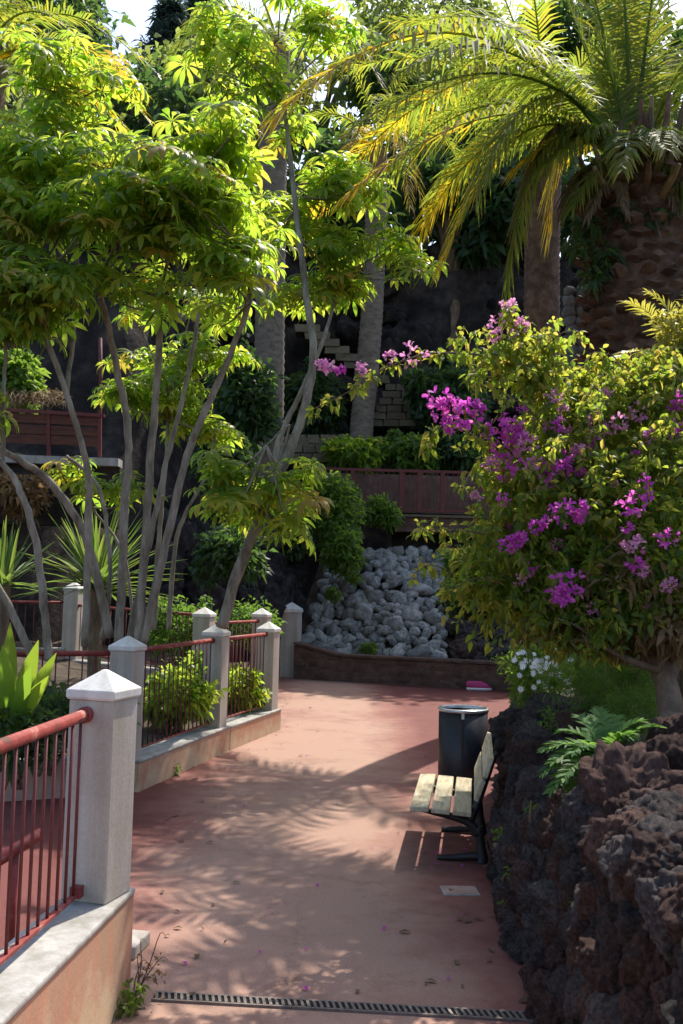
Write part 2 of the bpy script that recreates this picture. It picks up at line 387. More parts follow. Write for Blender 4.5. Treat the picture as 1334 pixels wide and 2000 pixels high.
# ------------------------------------------------------------------ setting: ground and path
gm = MB(); gm.poly([(-400, -200, -0.03), (400, -200, -0.03), (400, 600, -0.03), (-400, 600, -0.03)])
tag(gm.build('ground', 'hill_soil'), kind='structure')
pm = MB()
nx, ny = 14, 30
for j in range(ny + 1):
    for i in range(nx + 1):
        pm.v.append(Vector((-9 + 14 * i / nx, -3 + 25.5 * j / ny, 0.0)))
for j in range(ny):
    for i in range(nx):
        a = j * (nx + 1) + i; pm.f.append([a, a + 1, a + nx + 2, a + nx + 1])
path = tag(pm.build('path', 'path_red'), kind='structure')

def heightfield(name, mat, x0, x1, y0, y1, nx, ny, fn, amp=0.05, kind='structure'):
    m = MB()
    for j in range(ny + 1):
        for i in range(nx + 1):
            x, y = lerp(x0, x1, i / nx), lerp(y0, y1, j / ny)
            p = fn(x, y)
            m.v.append(Vector((p[0], p[1], p[2] + amp * noise.fractal(Vector((p[0], p[1], 3.0)) * 1.3, 0.8, 2, 4))))
    for j in range(ny):
        for i in range(nx):
            a = j * (nx + 1) + i; m.f.append([a, a + 1, a + nx + 2, a + nx + 1])
    return tag(m.build(name, mat, smooth=True), kind=kind)

# lava wall foot line, read off where it meets the path (x as function of y)
WB = [(1.5, 0.72), (3.2, 0.86), (4.4, 0.97), (5.2, 0.98), (6.0, 1.00), (7.0, 1.10), (8.4, 1.38), (10.5, 1.74), (13.0, 2.3), (17.0, 3.0), (22.0, 3.75)]
WH = [(1.5, 1.1), (3.6, 1.08), (4.5, 0.98), (5.2, 0.84), (6.2, 0.80), (8.0, 0.78), (10.5, 0.76), (14.0, 0.7), (22.0, 0.7)]
def wall_x(y): return interp(WB, y)
def wall_h(y): return interp(WH, y)
def right_bed(u, y):
    x = wall_x(y) + 0.30 + u
    return (x, y, wall_h(y) - 0.03 + 0.16 * u + 0.25 * max(0, u - 1.5))
heightfield('planting_bed', 'soil', 0, 9, 1.5, 22.0, 36, 60, right_bed, 0.06)
def bed_z(x, y):
    u = max(0, x - wall_x(y) - 0.3); return right_bed(u, y)[2]

# left bed between the railings
K2, K3, K4 = G(236, 1546), G(418, 1466), G(518, 1424)
def left_edge(y): return interp([(K2.y, K2.x), (K3.y, K3.x), (K4.y, K4.x), (19.5, -1.4), (24, -1.5)], y)
def left_bed(u, y):
    x = left_edge(y) - 0.12 - u
    return (x, y, 0.22 + 0.11 * u + 0.03 * max(0, y - 10))
heightfield('planting_bed', 'soil', 0, 14, K2.y + 0.1, 19.0, 50, 40, left_bed, 0.06)
def lbed_z(x, y): return left_bed(max(0, left_edge(y) - 0.12 - x), y)[2]

# hillside: bank, terraces and dark cliff, one profile per column
def profile(x):
    left = [(17.2, 0.4), (17.9, 4.2), (18.4, 4.3), (23.0, 4.5), (24.2, 11.0), (27.0, 13.5), (34.0, 14.5), (80.0, 22.0)]
    mid = [(22.6, -0.2), (24.0, 0.7), (25.2, 1.9), (25.5, 3.75), (30.2, 4.3), (31.0, 12.2), (34.0, 14.0), (80.0, 24.0)]
    k = min(1, max(0, (x + 6.0) / 2.6)); k = k * k * (3 - 2 * k)
    return [(lerp(a[0], b[0], k), lerp(a[1], b[1], k)) for a, b in zip(left, mid)]
hm = MB(); cols = 170; SEG = [5, 4, 5, 6, 22, 6, 12]
rows = sum(SEG) + 1
for i in range(cols + 1):
    x = lerp(-34, 40, i / cols); pr = profile(x)
    line = []
    for (a, b, n) in zip(pr, pr[1:], SEG):
        for k in range(n): line.append((lerp(a[0], b[0], k / n), lerp(a[1], b[1], k / n)))
    line.append(pr[-1])
    for (y, z) in line:
        p = Vector((x, y, z)); am = 0.12 if z < 3.6 else 0.5
        d = noise.fractal(p * 0.55, 0.7, 2.1, 5)
        p.y += am * d * 1.6; p.z += am * 0.5 * noise.fractal(p * 0.5 + Vector((9, 9, 9)), 0.8, 2.1, 4)
        hm.v.append(p)
for i in range(cols):
    for j in range(rows - 1):
        a = i * rows + j; hm.f.append([a, a + rows, a + rows + 1, a + 1])
tag(hm.build('hillside', 'cliff_rock', smooth=True), kind='structure')

HR = [with_mat(rock_mesh('rock', 90 + i, 3, 0.4, 0.5), 'cliff_rock') for i in range(5)]
hill_o = bpy.data.objects['hillside']; random.seed(17)
for k in range(170):
    x = random.uniform(-9, 9); pr = profile(x); f = random.random()
    seg = (4, 5) if random.random() < 0.75 else (5, 6)
    y_, z_ = lerp(pr[seg[0]][0], pr[seg[1]][0], f), lerp(pr[seg[0]][1], pr[seg[1]][1], f); sc_ = random.uniform(0.3, 0.85)
    link('rock', random.choice(HR), None, hill_o, (x, y_ - 0.1, z_), rot=rquat(), scale=(sc_ * 1.3, sc_ * 0.8, sc_))
# ------------------------------------------------------------------ railings
def rail_thing(name, loc, label, group='red railings with pale posts'):
    return thing(name, loc, label, 'railing', group)
def add_post(par, base, top_z, w_=0.235, yaw=0.0, mat='post_paint', capk=1.1):
    base = Vector(base); ct = 0.135 * (w_ / 0.235)      # cap: slab + pyramid
    h = top_z - ct - base.z
    m = MB().box(base + Vector((0, 0, h / 2)), (w_, w_, h), yaw)
    o = bevel(m.build('post', mat, par, loc=base), 0.008)
    cm = MB(); z0 = top_z - ct; cw = w_ * capk
    Mz = Matrix.Rotation(yaw, 3, 'Z'); b = base
    lv = [(cw * 0.94, z0), (cw, z0 + 0.012), (cw, z0 + ct * 0.34), (0.02, top_z)]
    for wv, z in lv:
        for sx, sy in ((-1, -1), (1, -1), (1, 1), (-1, 1)):
            cm.v.append(Vector((b.x, b.y, z)) + Mz @ Vector((sx * wv / 2, sy * wv / 2, 0)))
    for L in range(3):
        for k in range(4):
            cm.f.append([L * 4 + k, L * 4 + (k + 1) % 4, L * 4 + 4 + (k + 1) % 4, L * 4 + 4 + k])
    cm.f.append([3, 2, 1, 0]); cm.f.append([12, 13, 14, 15])
    bevel(cm.build('cap', 'cap_white', o, loc=Vector((b.x, b.y, z0))), 0.004)
    return o
BAR = {}
def add_run(par, A, B, z_rail, z_low, step=0.105, r_rail=0.026, r_bar=0.0075, mat='red_metal', skip=0.14, slope=0.0, square=True):
    A, B = Vector(A), Vector(B); A.z = B.z = 0; d = B - A; L = d.length; d.normalize()
    a, b = A + d * skip, B - d * skip
    za, zb = z_rail, z_rail + slope
    MB().tube([a + Vector((0, 0, za)), b + Vector((0, 0, zb))], r_rail, 12).build('top_rail', mat, par, smooth=True)
    MB().beam(a + Vector((0, 0, z_low)), b + Vector((0, 0, z_low + slope)), 0.03, 0.014).build('bottom_rail', mat, par)
    n = max(2, int((L - 2 * skip) / step)); h = z_rail - z_low
    key = (round(h, 2), r_bar, mat)
    if key not in BAR:
        me = MB().tube([(0, 0, 0), (0, 0, h)], r_bar, 6).mesh('bar', smooth=True); me.materials.append(MATS['red_metal_dark']); BAR[key] = me
    for i in range(n):
        p = a.lerp(b, (i + 0.5) / n); t = (i + 0.5) / n
        link('bar', BAR[key], None, par, p + Vector((0, 0, z_low + slope * t)))
    for e, s in ((a, 1), (b, -1)):                      # sockets where the low rail meets the posts
        MB().beam(e - d * 0.03 * s + Vector((0, 0, z_low + 0.01)), e + d * 0.03 * s + Vector((0, 0, z_low + 0.01)), 0.05, 0.05).build('bracket', mat, par)
        MB().tube([e - d * 0.035 * s + Vector((0, 0, za)), e + d * 0.02 * s + Vector((0, 0, za))], r_rail * 1.35, 12).build('rail_socket', mat, par, smooth=True)
def add_kerb(par, A, B, h, wd, mat='plaster_orange', z0=0.0, cop=0.03):
    A, B = Vector(A), Vector(B); A.z = B.z = z0 + h / 2 - cop / 2
    o = MB().beam(A, B, wd, h - cop).build('kerb_wall', mat, par)
    A.z = B.z = z0 + h - cop / 2
    bevel(MB().beam(A, B, wd + 0.016, cop).build('coping', 'concrete', par), 0.01)

# near railing beside the path
P1 = Vector((-1.115, 4.72, 0)); F1 = Vector((-1.44, 1.2, 0))
t = rail_thing('garden_railing', P1, 'nearest red railing on orange plastered kerb with one large white-capped post')
add_kerb(t, F1, P1 + (P1 - F1).normalized() * 0.155, 0.53, 0.275)
add_post(t, P1 + Vector((0.0, 0.0, 0.53)), 1.585, 0.235, R(-17))
add_run(t, F1 + Vector((-0.02, 0, 0)), P1 + Vector((-0.045, 0, 0)), 1.385, 0.575, skip=0.13, r_rail=0.028, step=0.10)

# main railing along the bed (three posts) with a return to the left
P2, P3, P4 = G(238, 1546), G(415, 1468), G(519, 1427)
t = rail_thing('garden_railing', P2, 'middle red railing of three pale posts stepping away along the path')
L2 = P2 + Vector((-3.6, -1.55, 0))
for A, B in ((P2, P3), (P3, P4)):
    d = (B - A).normalized(); add_kerb(t, A + d * (0.02 if A is P2 else 0.17), B + d * 0.165, 0.30 if A is P2 else 0.295, 0.32)
    add_run(t, A, B, 1.34, 0.36, step=0.12, skip=0.12)
dl = (P2 - L2).normalized()
add_kerb(t, L2, P2 - dl * 0.22, 0.34, 0.26, mat='plaster_pink')
add_run(t, L2, P2, 1.32, 0.40, step=0.12, skip=0.12)
for p, z, yw in ((P2, 1.49, R(-16)), (P3, 1.53, R(-14)), (P4, 1.51, R(-16))): add_post(t, p + Vector((0, 0, 0.29)), z, 0.25, yw)

# rear railing on the far side of the bed
Q0 = P(-160, 1262, 15.2); Q1 = P(141, 1250, 16.0); Q2 = P(396, 1290, 13.9); Q3 = P(508, 1300, 15.6); 
t = rail_thing('garden_railing', Q2, 'farther red railing behind the grey tree stems, with low rails and three slim posts')
for q, z in ((Q1, P(141, 1137, 16.0).z), (Q2, P(396, 1186, 13.9).z), (Q3, P(508, 1188, 15.6).z)):
    add_post(t, Vector((q.x, q.y, 0.3)), z, 0.25, R(-12))
add_run(t, Q1, Q2, 1.62, 0.85, step=0.13, slope=-0.05, r_rail=0.022)
add_run(t, Q2, Q3, 1.45, 0.62, step=0.13, r_rail=0.022)
add_run(t, Q0, Q1, 1.66, 0.9, step=0.13, r_rail=0.022)
for A, B, h in ((Q1, Q2, 0.62), (Q2, Q3, 0.45), (Q0, Q1, 0.8)):
    d = (B - A).normalized(); add_kerb(t, A + d * 0.13, B - d * 0.13, h, 0.22, mat='plaster_pink', z0=0.12)

# end pillar by the stone bank
E5 = G(566, 1322)
t = thing('gate_pillar', E5, 'thick pale end pillar with a pyramid cap beside the white stone bank', 'pillar')
add_post(t, E5, P(566, 1176, E5.y).z, 0.40, R(-10))

# handrail standing on the side path, seen through the near bars
hp = P(22, 1790, 4.9); hp.z = 0
t = thing('handrail', hp, 'bright red sloping handrail on one post behind the near railing', 'handrail')
MB().tube([hp, hp + Vector((0, 0, 0.62))], 0.024, 10).build('post', 'red_metal', t, smooth=True)
MB().tube([hp + Vector((-0.55, -0.45, 0.32)), hp + Vector((0.0, 0, 0.64)), hp + Vector((0.10, 0.1, 0.70))], 0.032, 10).build('top_rail', 'red_metal', t, smooth=True)

# ------------------------------------------------------------------ drain, cover, step on the path
DA, DB = G(300, 1948), G(1078, 1991)
t = thing('drain_grate', DA.lerp(DB, 0.5), 'narrow slotted steel drain grate crossing the path in the foreground', 'drain')
dd = (DB - DA).normalized(); dn = Vector((-dd.y, dd.x, 0))
Ld = (DB - DA).length
MB().beam(DA + Vector((0, 0, 0.003)), DB + Vector((0, 0, 0.003)), 0.075, 0.004).build('channel', 'dark_void', t)
for s in (-1, 1):
    MB().beam(DA + dn * 0.042 * s + Vector((0, 0, 0.006)), DB + dn * 0.042 * s + Vector((0, 0, 0.006)), 0.012, 0.012).build('frame', 'bare_steel', t)
n = 62; sm = MB().box((0, 0, 0), (0.014, 0.074, 0.010), math.atan2(dd.y, dd.x) + 0.25).mesh('slat'); sm.materials.append(MATS['bare_steel'])
for i in range(n): link('slat', sm, None, t, DA.lerp(DB, (i + 0.5) / n) + Vector((0, 0, 0.0085)))
cv = G(898, 1741)
t = thing('cover_plate', cv, 'small pale rectangular cover plate set flush in the path near the bench', 'cover plate')
MB().box(cv + Vector((0, 0, 0.004)), (0.24, 0.20, 0.006), R(3)).build('frame', 'concrete', t)
MB().box(cv + Vector((0, 0, 0.008)), (0.21, 0.17, 0.006), R(3)).build('plate', 'plaster_pink', t)
sp = G(262, 1870)
t = thing('edge_step', sp, 'low pale concrete step end beside the foot of the nearest post', 'step')
bevel(MB().box(sp + Vector((-0.09, 0.10, 0.035)), (0.24, 0.26, 0.07), R(-8)).build('slab', 'post_paint', t), 0.01)
# ------------------------------------------------------------------ litter bin
bc = G(903, 1524); br = 47.0 * (bc.y / FPX); btop = P(903, 1381, bc.y).z
t = thing('litter_bin', bc, 'black cylindrical litter bin with pale metal rim behind the bench', 'bin')
MB().lathe([(br * 0.985, 0.02), (br, 0.03), (br, btop - 0.02), (br * 0.955, btop - 0.02), (br * 0.95, btop - 0.35), (0.001, btop - 0.35)], bc, 40).build('body', 'bin_black', t, smooth=True)
rim = MB().lathe([(br * 0.93, btop - 0.022), (br * 1.03, btop - 0.024), (br * 1.035, btop), (br * 1.0, btop + 0.014), (br * 0.94, btop + 0.004), (br * 0.93, btop - 0.022)], bc, 40).build('rim', 'bin_rim', t, smooth=True)
a = R(-98); e = Vector((math.cos(a), math.sin(a), 0))
MB().beam(bc + e * (br + 0.004) + Vector((0, 0, 0.05)), bc + e * (br + 0.004) + Vector((0, 0, btop - 0.03)), 0.022, 0.008, up=e).build('seam', 'bench_iron', t)
MB().box(bc + e * (br + 0.008) + Vector((0, 0, btop - 0.05)), (0.03, 0.014, 0.06), a + R(90)).build('latch', 'bin_rim', t)
MB().lathe([(br * 0.9, 0.0), (br * 0.9, 0.03)], bc, 32).build('base_ring', 'bench_iron', t, smooth=True)

# ------------------------------------------------------------------ bench
SH = 0.42
bn, bf = G(800, 1577, SH), G(820, 1512, SH)          # near and far end of the front plank edge
bd = (bf - bn); bL = bd.length; bd.normalize(); bs = Vector((bd.y, -bd.x, 0))   # bs: from front edge to back
bL = max(bL, 1.25)
ob = Vector((bn.x, bn.y, 0)) + bs * 0.25 + bd * bL / 2
t = thing('park_bench', ob, 'weathered wooden slat bench on black iron supports against the lava wall', 'bench')
def bp(s, d, z): return Vector((bn.x, bn.y, 0)) + bs * s + bd * d + Vector((0, 0, z))
def plank(name, s, z, wd, th, tilt, col='bench_wood', ex=0.0):
    c = bp(s, bL / 2, z)
    x = (bs * math.cos(tilt) + Vector((0, 0, math.sin(tilt)))); zz = x.cross(bd)
    M = Matrix((x, bd, zz)).transposed()
    m = MB(); m.box((0, 0, 0), (wd, bL + ex, th))
    o = link(name, m.mesh(name), col, t, c, rot=M.to_quaternion()); bevel(o, 0.008, 2); return o
plank('seat_slat', 0.070, SH - 0.012, 0.135, 0.040, R(3)); plank('seat_slat', 0.225, SH - 0.018, 0.135, 0.036, R(-3)); plank('seat_slat', 0.380, SH - 0.026, 0.135, 0.036, R(-4))
plank('back_slat', 0.505, SH + 0.14, 0.155, 0.036, R(70)); plank('back_slat', 0.565, SH + 0.31, 0.155, 0.036, R(72))
for d in (0.22, bL - 0.22):
    pl = [bp(0.02, d, SH - 0.045), bp(0.15, d, SH - 0.07), bp(0.32, d, SH - 0.10), bp(0.44, d, SH - 0.14), bp(0.50, d, SH - 0.22)]
    s_ = MB().tube(pl, [0.016, 0.022, 0.028, 0.034, 0.036], 8, sub=4).build('seat_arm', 'bench_iron', t, smooth=True)
    MB().tube([bp(0.44, d, SH - 0.12), bp(0.50, d, SH + 0.03), bp(0.56, d, SH + 0.2), bp(0.615, d, SH + 0.36), bp(0.63, d, SH + 0.39)], [0.034, 0.026, 0.022, 0.018, 0.014], 8, sub=4).build('back_arm', 'bench_iron', t, smooth=True)
    MB().tube([bp(0.50, d, SH - 0.16), bp(0.515, d, SH - 0.28), bp(0.53, d, 0.05), bp(0.53, d, 0.0)], [0.038, 0.036, 0.042, 0.048], 8, sub=4).build('leg', 'bench_iron', t, smooth=True)
    MB().tube([bp(0.20, d, 0.018), bp(0.34, d, 0.028), bp(0.48, d, 0.045), bp(0.56, d, 0.03)], [0.018, 0.026, 0.036, 0.03], 8, sub=3).build('foot', 'bench_iron', t, smooth=True)

# ------------------------------------------------------------------ lava rock wall on the right
wl = thing('lava_rock_wall', (wall_x(6.0), 6.0, 0), 'dark reddish lava rock retaining wall along the right side of the path', 'wall')
cm = MB()
for k in range(42):
    y = 1.5 + 20.5 * k / 41; x = wall_x(y); h = wall_h(y)
    cm.v += [Vector((x + 0.15, y, -0.02)), Vector((x + 0.34, y, h - 0.10)), Vector((x + 0.75, y, h - 0.06)), Vector((x + 0.75, y, -0.02))]
for k in range(41):
    b = 4 * k
    for q in range(3): cm.f.append([b + q, b + q + 1, b + q + 5, b + q + 4])
cm.build('wall_core', 'dark_void', wl)
LAVA = [with_mat(rock_mesh('rock', i + 1, 5 if i < 5 else 4, 0.25, 0.5), 'lava_red' if i % 5 < 3 else 'lava_grey') for i in range(10)]
LAVAG = [with_mat(m, 'lava_grey') for m in LAVA[:5]]
random.seed(21)
cnt = 0
y = 2.1
while y < 14.5:
    h = wall_h(y); far = min(1, max(0, (y - 5) / 6))
    z = 0.02; col = random.uniform(0.17, 0.24) if y < 7 else random.uniform(0.20, 0.30)
    while z < h - 0.02:
        s = random.uniform(0.066, 0.115) if y < 7 else random.uniform(0.08, 0.13)
        tt = min(1, max(0, z / h)); yy = y + random.uniform(-0.07, 0.07)
        x = wall_x(yy) + 0.10 + 0.17 * tt + random.uniform(-0.02, 0.04)
        grey = random.random() < 0.25 + 0.35 * far
        me = random.choice(LAVAG if grey else LAVA[:5] if y < 7 else LAVA[5:])
        link('rock', me, None, wl, (x, yy, z + s * 0.6), rot=rquat(), scale=(s * random.uniform(0.9, 1.15), s * random.uniform(0.95, 1.25), s * random.uniform(0.95, 1.4)))
        z += s * 1.7; cnt += 1
    y += col * 0.95
for (px, py, D, s, sq) in ((1230, 1600, 4.7, 0.22, (0.95, 1.0, 1.45)), (1318, 1530, 4.8, 0.17, (1, 1, 1.3)), (1330, 1640, 4.25, 0.2, (1, 1, 1.1)), (1290, 1700, 4.3, 0.15, (1, 1, 1)),
                         (1150, 1640, 4.9, 0.14, (0.9, 1, 1.3)), (1105, 1620, 5.5, 0.14, (1, 1, 1.1)), (1010, 1440, 9.2, 0.26, (1, 1.2, 0.9)), (1090, 1410, 8.6, 0.26, (1.2, 1, 0.8)), (1160, 1420, 7.6, 0.2, (1.3, 1, 0.7)), (1330, 1470, 5.3, 0.15, (1, 1, 1.3)), (1318, 1690, 4.15, 0.14, (1, 1, 1)), (1335, 1610, 4.4, 0.15, (1, 1.1, 1.1)), (1300, 1620, 4.5, 0.12, (1, 1, 1.1)), (1360, 1720, 4.0, 0.16, (1, 1, 1.1)), (1270, 1660, 4.35, 0.11, (1, 1, 1.2)), (1390, 1600, 4.2, 0.18, (1, 1, 1.1)), (1060, 1480, 7.4, 0.2, (1, 1.2, 0.9))):
    link('rock', random.choice(LAVA[:3] if s < 0.25 and px > 1100 else LAVAG), None, wl, P(px, py, D), rot=(random.uniform(-.3, .3), random.uniform(-.3, .3), random.uniform(0, 6)), scale=tuple(s * q for q in sq)); cnt += 1
for px in range(1265, 1480, 38):
    for py in range(1500, 1760, 48):
        p = G(px + random.uniform(-12, 12), py + random.uniform(-12, 12), 1.0); p.z = bed_z(p.x, p.y) + 0.02
        if p.x > wall_x(p.y) + 0.2: link('rock', random.choice(LAVA[:5]), None, wl, p, rot=rquat(), scale=random.uniform(0.10, 0.15)); cnt += 1
print('lava rocks', cnt)

# ------------------------------------------------------------------ low brown wall closing the path
ew = thing('low_stone_wall', G(770, 1335), 'low dark brown block wall closing the far end of the path', 'wall')
EWA, EWB = G(572, 1326), G(1010, 1352)
wd_ = (EWB - EWA); WLn = wd_.length; wd_.normalize(); wn = Vector((-wd_.y, wd_.x, 0))
def ew_h(t): return 0.56 + 0.22 * max(0, 1 - t / 0.22)
m = MB(); K = 24
for k in range(K + 1):
    p = EWA + wd_ * (WLn * k / K) ; h = ew_h(k / K)
    m.v += [p + wn * 0.02, p + wn * 0.02 + Vector((0, 0, h - 0.05)), p + wn * 0.34 + Vector((0, 0, h - 0.05)), p + wn * 0.34]
for k in range(K):
    b = 4 * k
    for q in range(3): m.f.append([b + q, b + q + 1, b + q + 5, b + q + 4])
m.build('wall_core', 'wall_block', ew)
BLK = [with_mat(rock_mesh('block', 40 + i, 2, 0.24, 0.7), 'wall_block') for i in range(6)]
random.seed(5)
for r_ in range(3):
    s = 0.0
    while s < WLn:
        bw = random.uniform(0.25, 0.62); tt = (s + bw / 2) / WLn; hh = ew_h(min(1, tt)) / 3
        p = EWA + wd_ * (s + bw / 2) + wn * 0.07 + Vector((0, 0, hh * (r_ + 0.5)))
        Mx = Matrix((wd_, wn, Vector((0, 0, 1)))).transposed().to_quaternion()
        link('block', random.choice(BLK), None, ew, p, rot=Mx, scale=(bw * 0.44, 0.06, hh * 0.45)); s += bw
cp = MB()
for k in range(K):
    a, b = k / K, (k + 1) / K
    cp.beam(EWA + wd_ * WLn * a + wn * 0.16 + Vector((0, 0, ew_h(a) + 0.0)), EWA + wd_ * WLn * b + wn * 0.16 + Vector((0, 0, ew_h(b) + 0.0)), 0.38, 0.05)
cp.build('coping', 'wall_block', ew)

# ------------------------------------------------------------------ bank of pale stones
bank = thing('stone_bank', P(740, 1290, 22.2), 'sloping bank of pale grey boulders behind the low brown wall', 'stone bank')
STN = [with_mat(rock_mesh('stone', 60 + i, 3, 0.26, 0.18), 'pale_stone') for i in range(8)]
random.seed(11); placed = []
c00, c10, c01, c11 = P(585, 1285, 22.3), P(862, 1292, 22.3), P(650, 1080, 24.8), P(872, 1078, 24.8)
tries = 0
while len(placed) < 298 and tries < 14000:
    tries += 1
    u, v = random.random(), random.random()
    p = c00.lerp(c10, u).lerp(c01.lerp(c11, u), v)
    p.y += 0.25 * math.sin(u * 5 + v * 3)
    s = random.choice((random.uniform(0.085, 0.15), random.uniform(0.12, 0.21), random.uniform(0.16, 0.27)))
    if any((p - q).length < (s + r_) * 0.74 for q, r_ in placed): continue
    placed.append((p, s))
    link('stone', random.choice(STN), None, bank, p + Vector((0, 0, random.uniform(-0.03, 0.05))), rot=rquat(), scale=(s * random.uniform(0.85, 1.45), s * random.uniform(0.85, 1.3), s * random.uniform(0.7, 1.05)))
print('stones', len(placed))
sheet = MB(); nn = 14
for j in range(nn + 1):
    for i in range(nn + 1):
        u, v = i / nn * 1.2 - 0.1, j / nn * 1.08 - 0.06
        p = c00.lerp(c10, u).lerp(c01.lerp(c11, u), v); p.y += 0.25 * math.sin(u * 5 + v * 3) + 0.08
        p.z -= 0.12; p.y += 0.06; sheet.v.append(p)
for j in range(nn):
    for i in range(nn):
        a = j * (nn + 1) + i; sheet.f.append([a, a + 1, a + nn + 2, a + nn + 1])
sheet.build('soil_bed', 'soil', bank, smooth=True)
# dark rocks flanking the bank
rk = thing('lava_rock_pile', P(930, 1290, 22.5), 'heap of dark lava rocks between the pale stone bank and the bougainvillea', 'rock pile')
for i in range(46):
    u, v = random.random(), random.random()
    p = P(868, 1290, 22.4).lerp(P(1040, 1300, 22.4), u).lerp(P(880, 1175, 23.4).lerp(P(1040, 1180, 23.4), u), v); s = random.uniform(0.14, 0.28)
    link('rock', random.choice(LAVAG + LAVA[5:7]), None, rk, p, rot=rquat(), scale=s)
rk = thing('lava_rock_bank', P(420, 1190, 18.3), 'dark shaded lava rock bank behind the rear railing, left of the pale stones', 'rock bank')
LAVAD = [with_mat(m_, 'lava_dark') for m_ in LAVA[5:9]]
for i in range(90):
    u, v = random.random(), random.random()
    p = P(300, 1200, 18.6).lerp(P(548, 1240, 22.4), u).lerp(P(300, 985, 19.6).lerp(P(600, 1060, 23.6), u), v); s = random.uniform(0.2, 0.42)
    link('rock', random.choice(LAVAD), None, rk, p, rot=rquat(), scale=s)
ms = MB()
for j in range(7):
    for i in range(9):
        u, v = i / 8 * 1.1 - .05, j / 6 * 1.15 - .1
        p = P(300, 1200, 18.6).lerp(P(548, 1240, 22.4), u).lerp(P(300, 985, 19.6).lerp(P(600, 1060, 23.6), u), v); p.y += 0.15; ms.v.append(p)
for j in range(6):
    for i in range(8):
        a = j * 9 + i; ms.f.append([a, a + 1, a + 10, a + 9])
ms.build('soil_bed', 'cliff_rock', rk, smooth=True)

# ------------------------------------------------------------------ footbridge with red railing over the bank
fb = thing('footbridge', P(850, 1040, 24.9), 'concrete footbridge slab with red railing above the stone bank', 'footbridge')
zt = P(840, 1008, 24.9).z
sA, sB = P(772, 1008, 24.9), P(1120, 1018, 24.9); sA.z = sB.z = zt - 0.22
MB().beam(sA + Vector((0, 0.6, 0)), sB + Vector((0, 0.6, 0)), 1.4, 0.40).build('slab', 'wall_block', fb)
MB().beam(sA + Vector((0, -0.12, 0.21)), sB + Vector((0, -0.12, 0.21)), 0.12, 0.06).build('edge_trim', 'yellow_stone', fb)
MB().box(P(700, 1045, 25.4) , (1.7, 0.8, 1.1)).build('abutment', 'cliff_rock', fb)
rA, rB = P(618, 915, 24.85), P(1100, 928, 24.85)
MB().beam(rA, rB, 0.06, 0.07).build('top_rail', 'red_metal_dark', fb)
zb = zt + 0.08
for px in (690, 785, 820, 865, 940, 1010):
    tt = (px - 618) / 482; p = rA.lerp(rB, tt)
    MB().box(Vector((p.x, p.y, (p.z + zb) / 2)), (0.11, 0.08, p.z - zb)).build('post', 'red_metal_dark', fb)
n = 46
bme = MB().box((0, 0, 0.5), (0.022, 0.022, 1.0)).mesh('bar'); bme.materials.append(MATS['red_metal_dark'])
for i in range(n):
    p = rA.lerp(rB, (i + .5) / n); link('bar', bme, None, fb, (p.x, p.y + 0.01, zb), scale=(1, 1, p.z - zb - 0.02))
MB().beam(Vector((rA.x, rA.y, zb + .05)), Vector((rB.x, rB.y, zb + .05)), 0.05, 0.05).build('bottom_rail', 'red_metal_dark', fb)
# low rendered wall on the terrace behind the railing
tw = thing('terrace_wall', P(690, 950, 25.6), 'greyish low wall behind the dark red footbridge railing', 'wall')
MB().beam(P(590, 960, 25.7), P(1120, 975, 25.7), 0.3, 1.0).build('body', 'wall_block', tw)
# blocks of yellow stone: steps and a retaining wall
BLY = []
for i in range(5):
    m_ = MB().box((0, 0, 0), (2.3, 2.2, 2.2)); random.seed(300 + i)
    m_.v = [v + rv(0.14) for v in m_.v]; me_ = m_.mesh('block'); me_.materials.append(MATS['yellow_stone']); BLY.append(me_)
def blocks(par, px0, px1, py0, py1, D, rows, taper=0.0, bw=0.45):
    for r_ in range(rows):
        yb = lerp(py1, py0, (r_ + 0.5) / rows); hh = (py1 - py0) / rows / FPX * D
        x0 = lerp(px0, px1, taper * r_ / rows * 0.5); x1 = px1 - (px1 - px0) * taper * r_ / rows * 0.5
        W = (x1 - x0) / FPX * D; s = 0
        while s < W - 0.05:
            b = min(bw * random.uniform(0.7, 1.3), W - s)
            p = P(x0 + (s + b / 2) / D * FPX, yb, D + r_ * 0.16)
            link('block', random.choice(BLY), None, par, p, scale=(b * 0.40, 0.2, hh * 0.40)); s += b
st = thing('stone_steps', P(780, 840, 28.2), 'stepped stack of yellowish stone blocks beside the slim palm trunk', 'steps')
blocks(st, 722, 822, 752, 835, 28.2, 6, 0.7)
st = thing('stone_wall', P(600, 905, 26.5), 'pale yellow stone retaining wall behind the leaning grey trunk', 'wall')
blocks(st, 555, 690, 850, 905, 26.5, 3, 0.2)
MB().beam(P(555, 880, 26.7), P(690, 884, 26.7), 0.2, 0.75).build('wall_core', 'yellow_stone', st)
st = thing('hill_stairway', P(660, 720, 29.6), 'flight of stone stairs climbing the dark cliff to the left', 'stairs')
for i in range(8):
    p = P(735 - i * 19, 745 - i * 14, 29.3)
    link('step', random.choice(BLY), None, st, p, scale=(0.32, 0.35, 0.10))
# stone pillar behind the bougainvillea
sp_ = thing('stone_pillar', P(1137, 720, 12.5), 'blue-grey stone pillar behind the bougainvillea, beside the big palm trunk', 'pillar')
random.seed(3)
STG = [with_mat(m_, 'blue_stone') for m_ in STN[:5]]
for r_ in range(11):
    for k in range(3):
        p = P(1114 + 22 * k + random.uniform(-3, 3), 760 - r_ * 19, 12.5); s = random.uniform(0.075, 0.1)
        link('stone', random.choice(STG), None, sp_, p, rot=rquat(), scale=s)
MB().box(P(1137, 720, 12.68), (0.34, 0.16, 2.3)).build('core', 'cliff_rock', sp_)
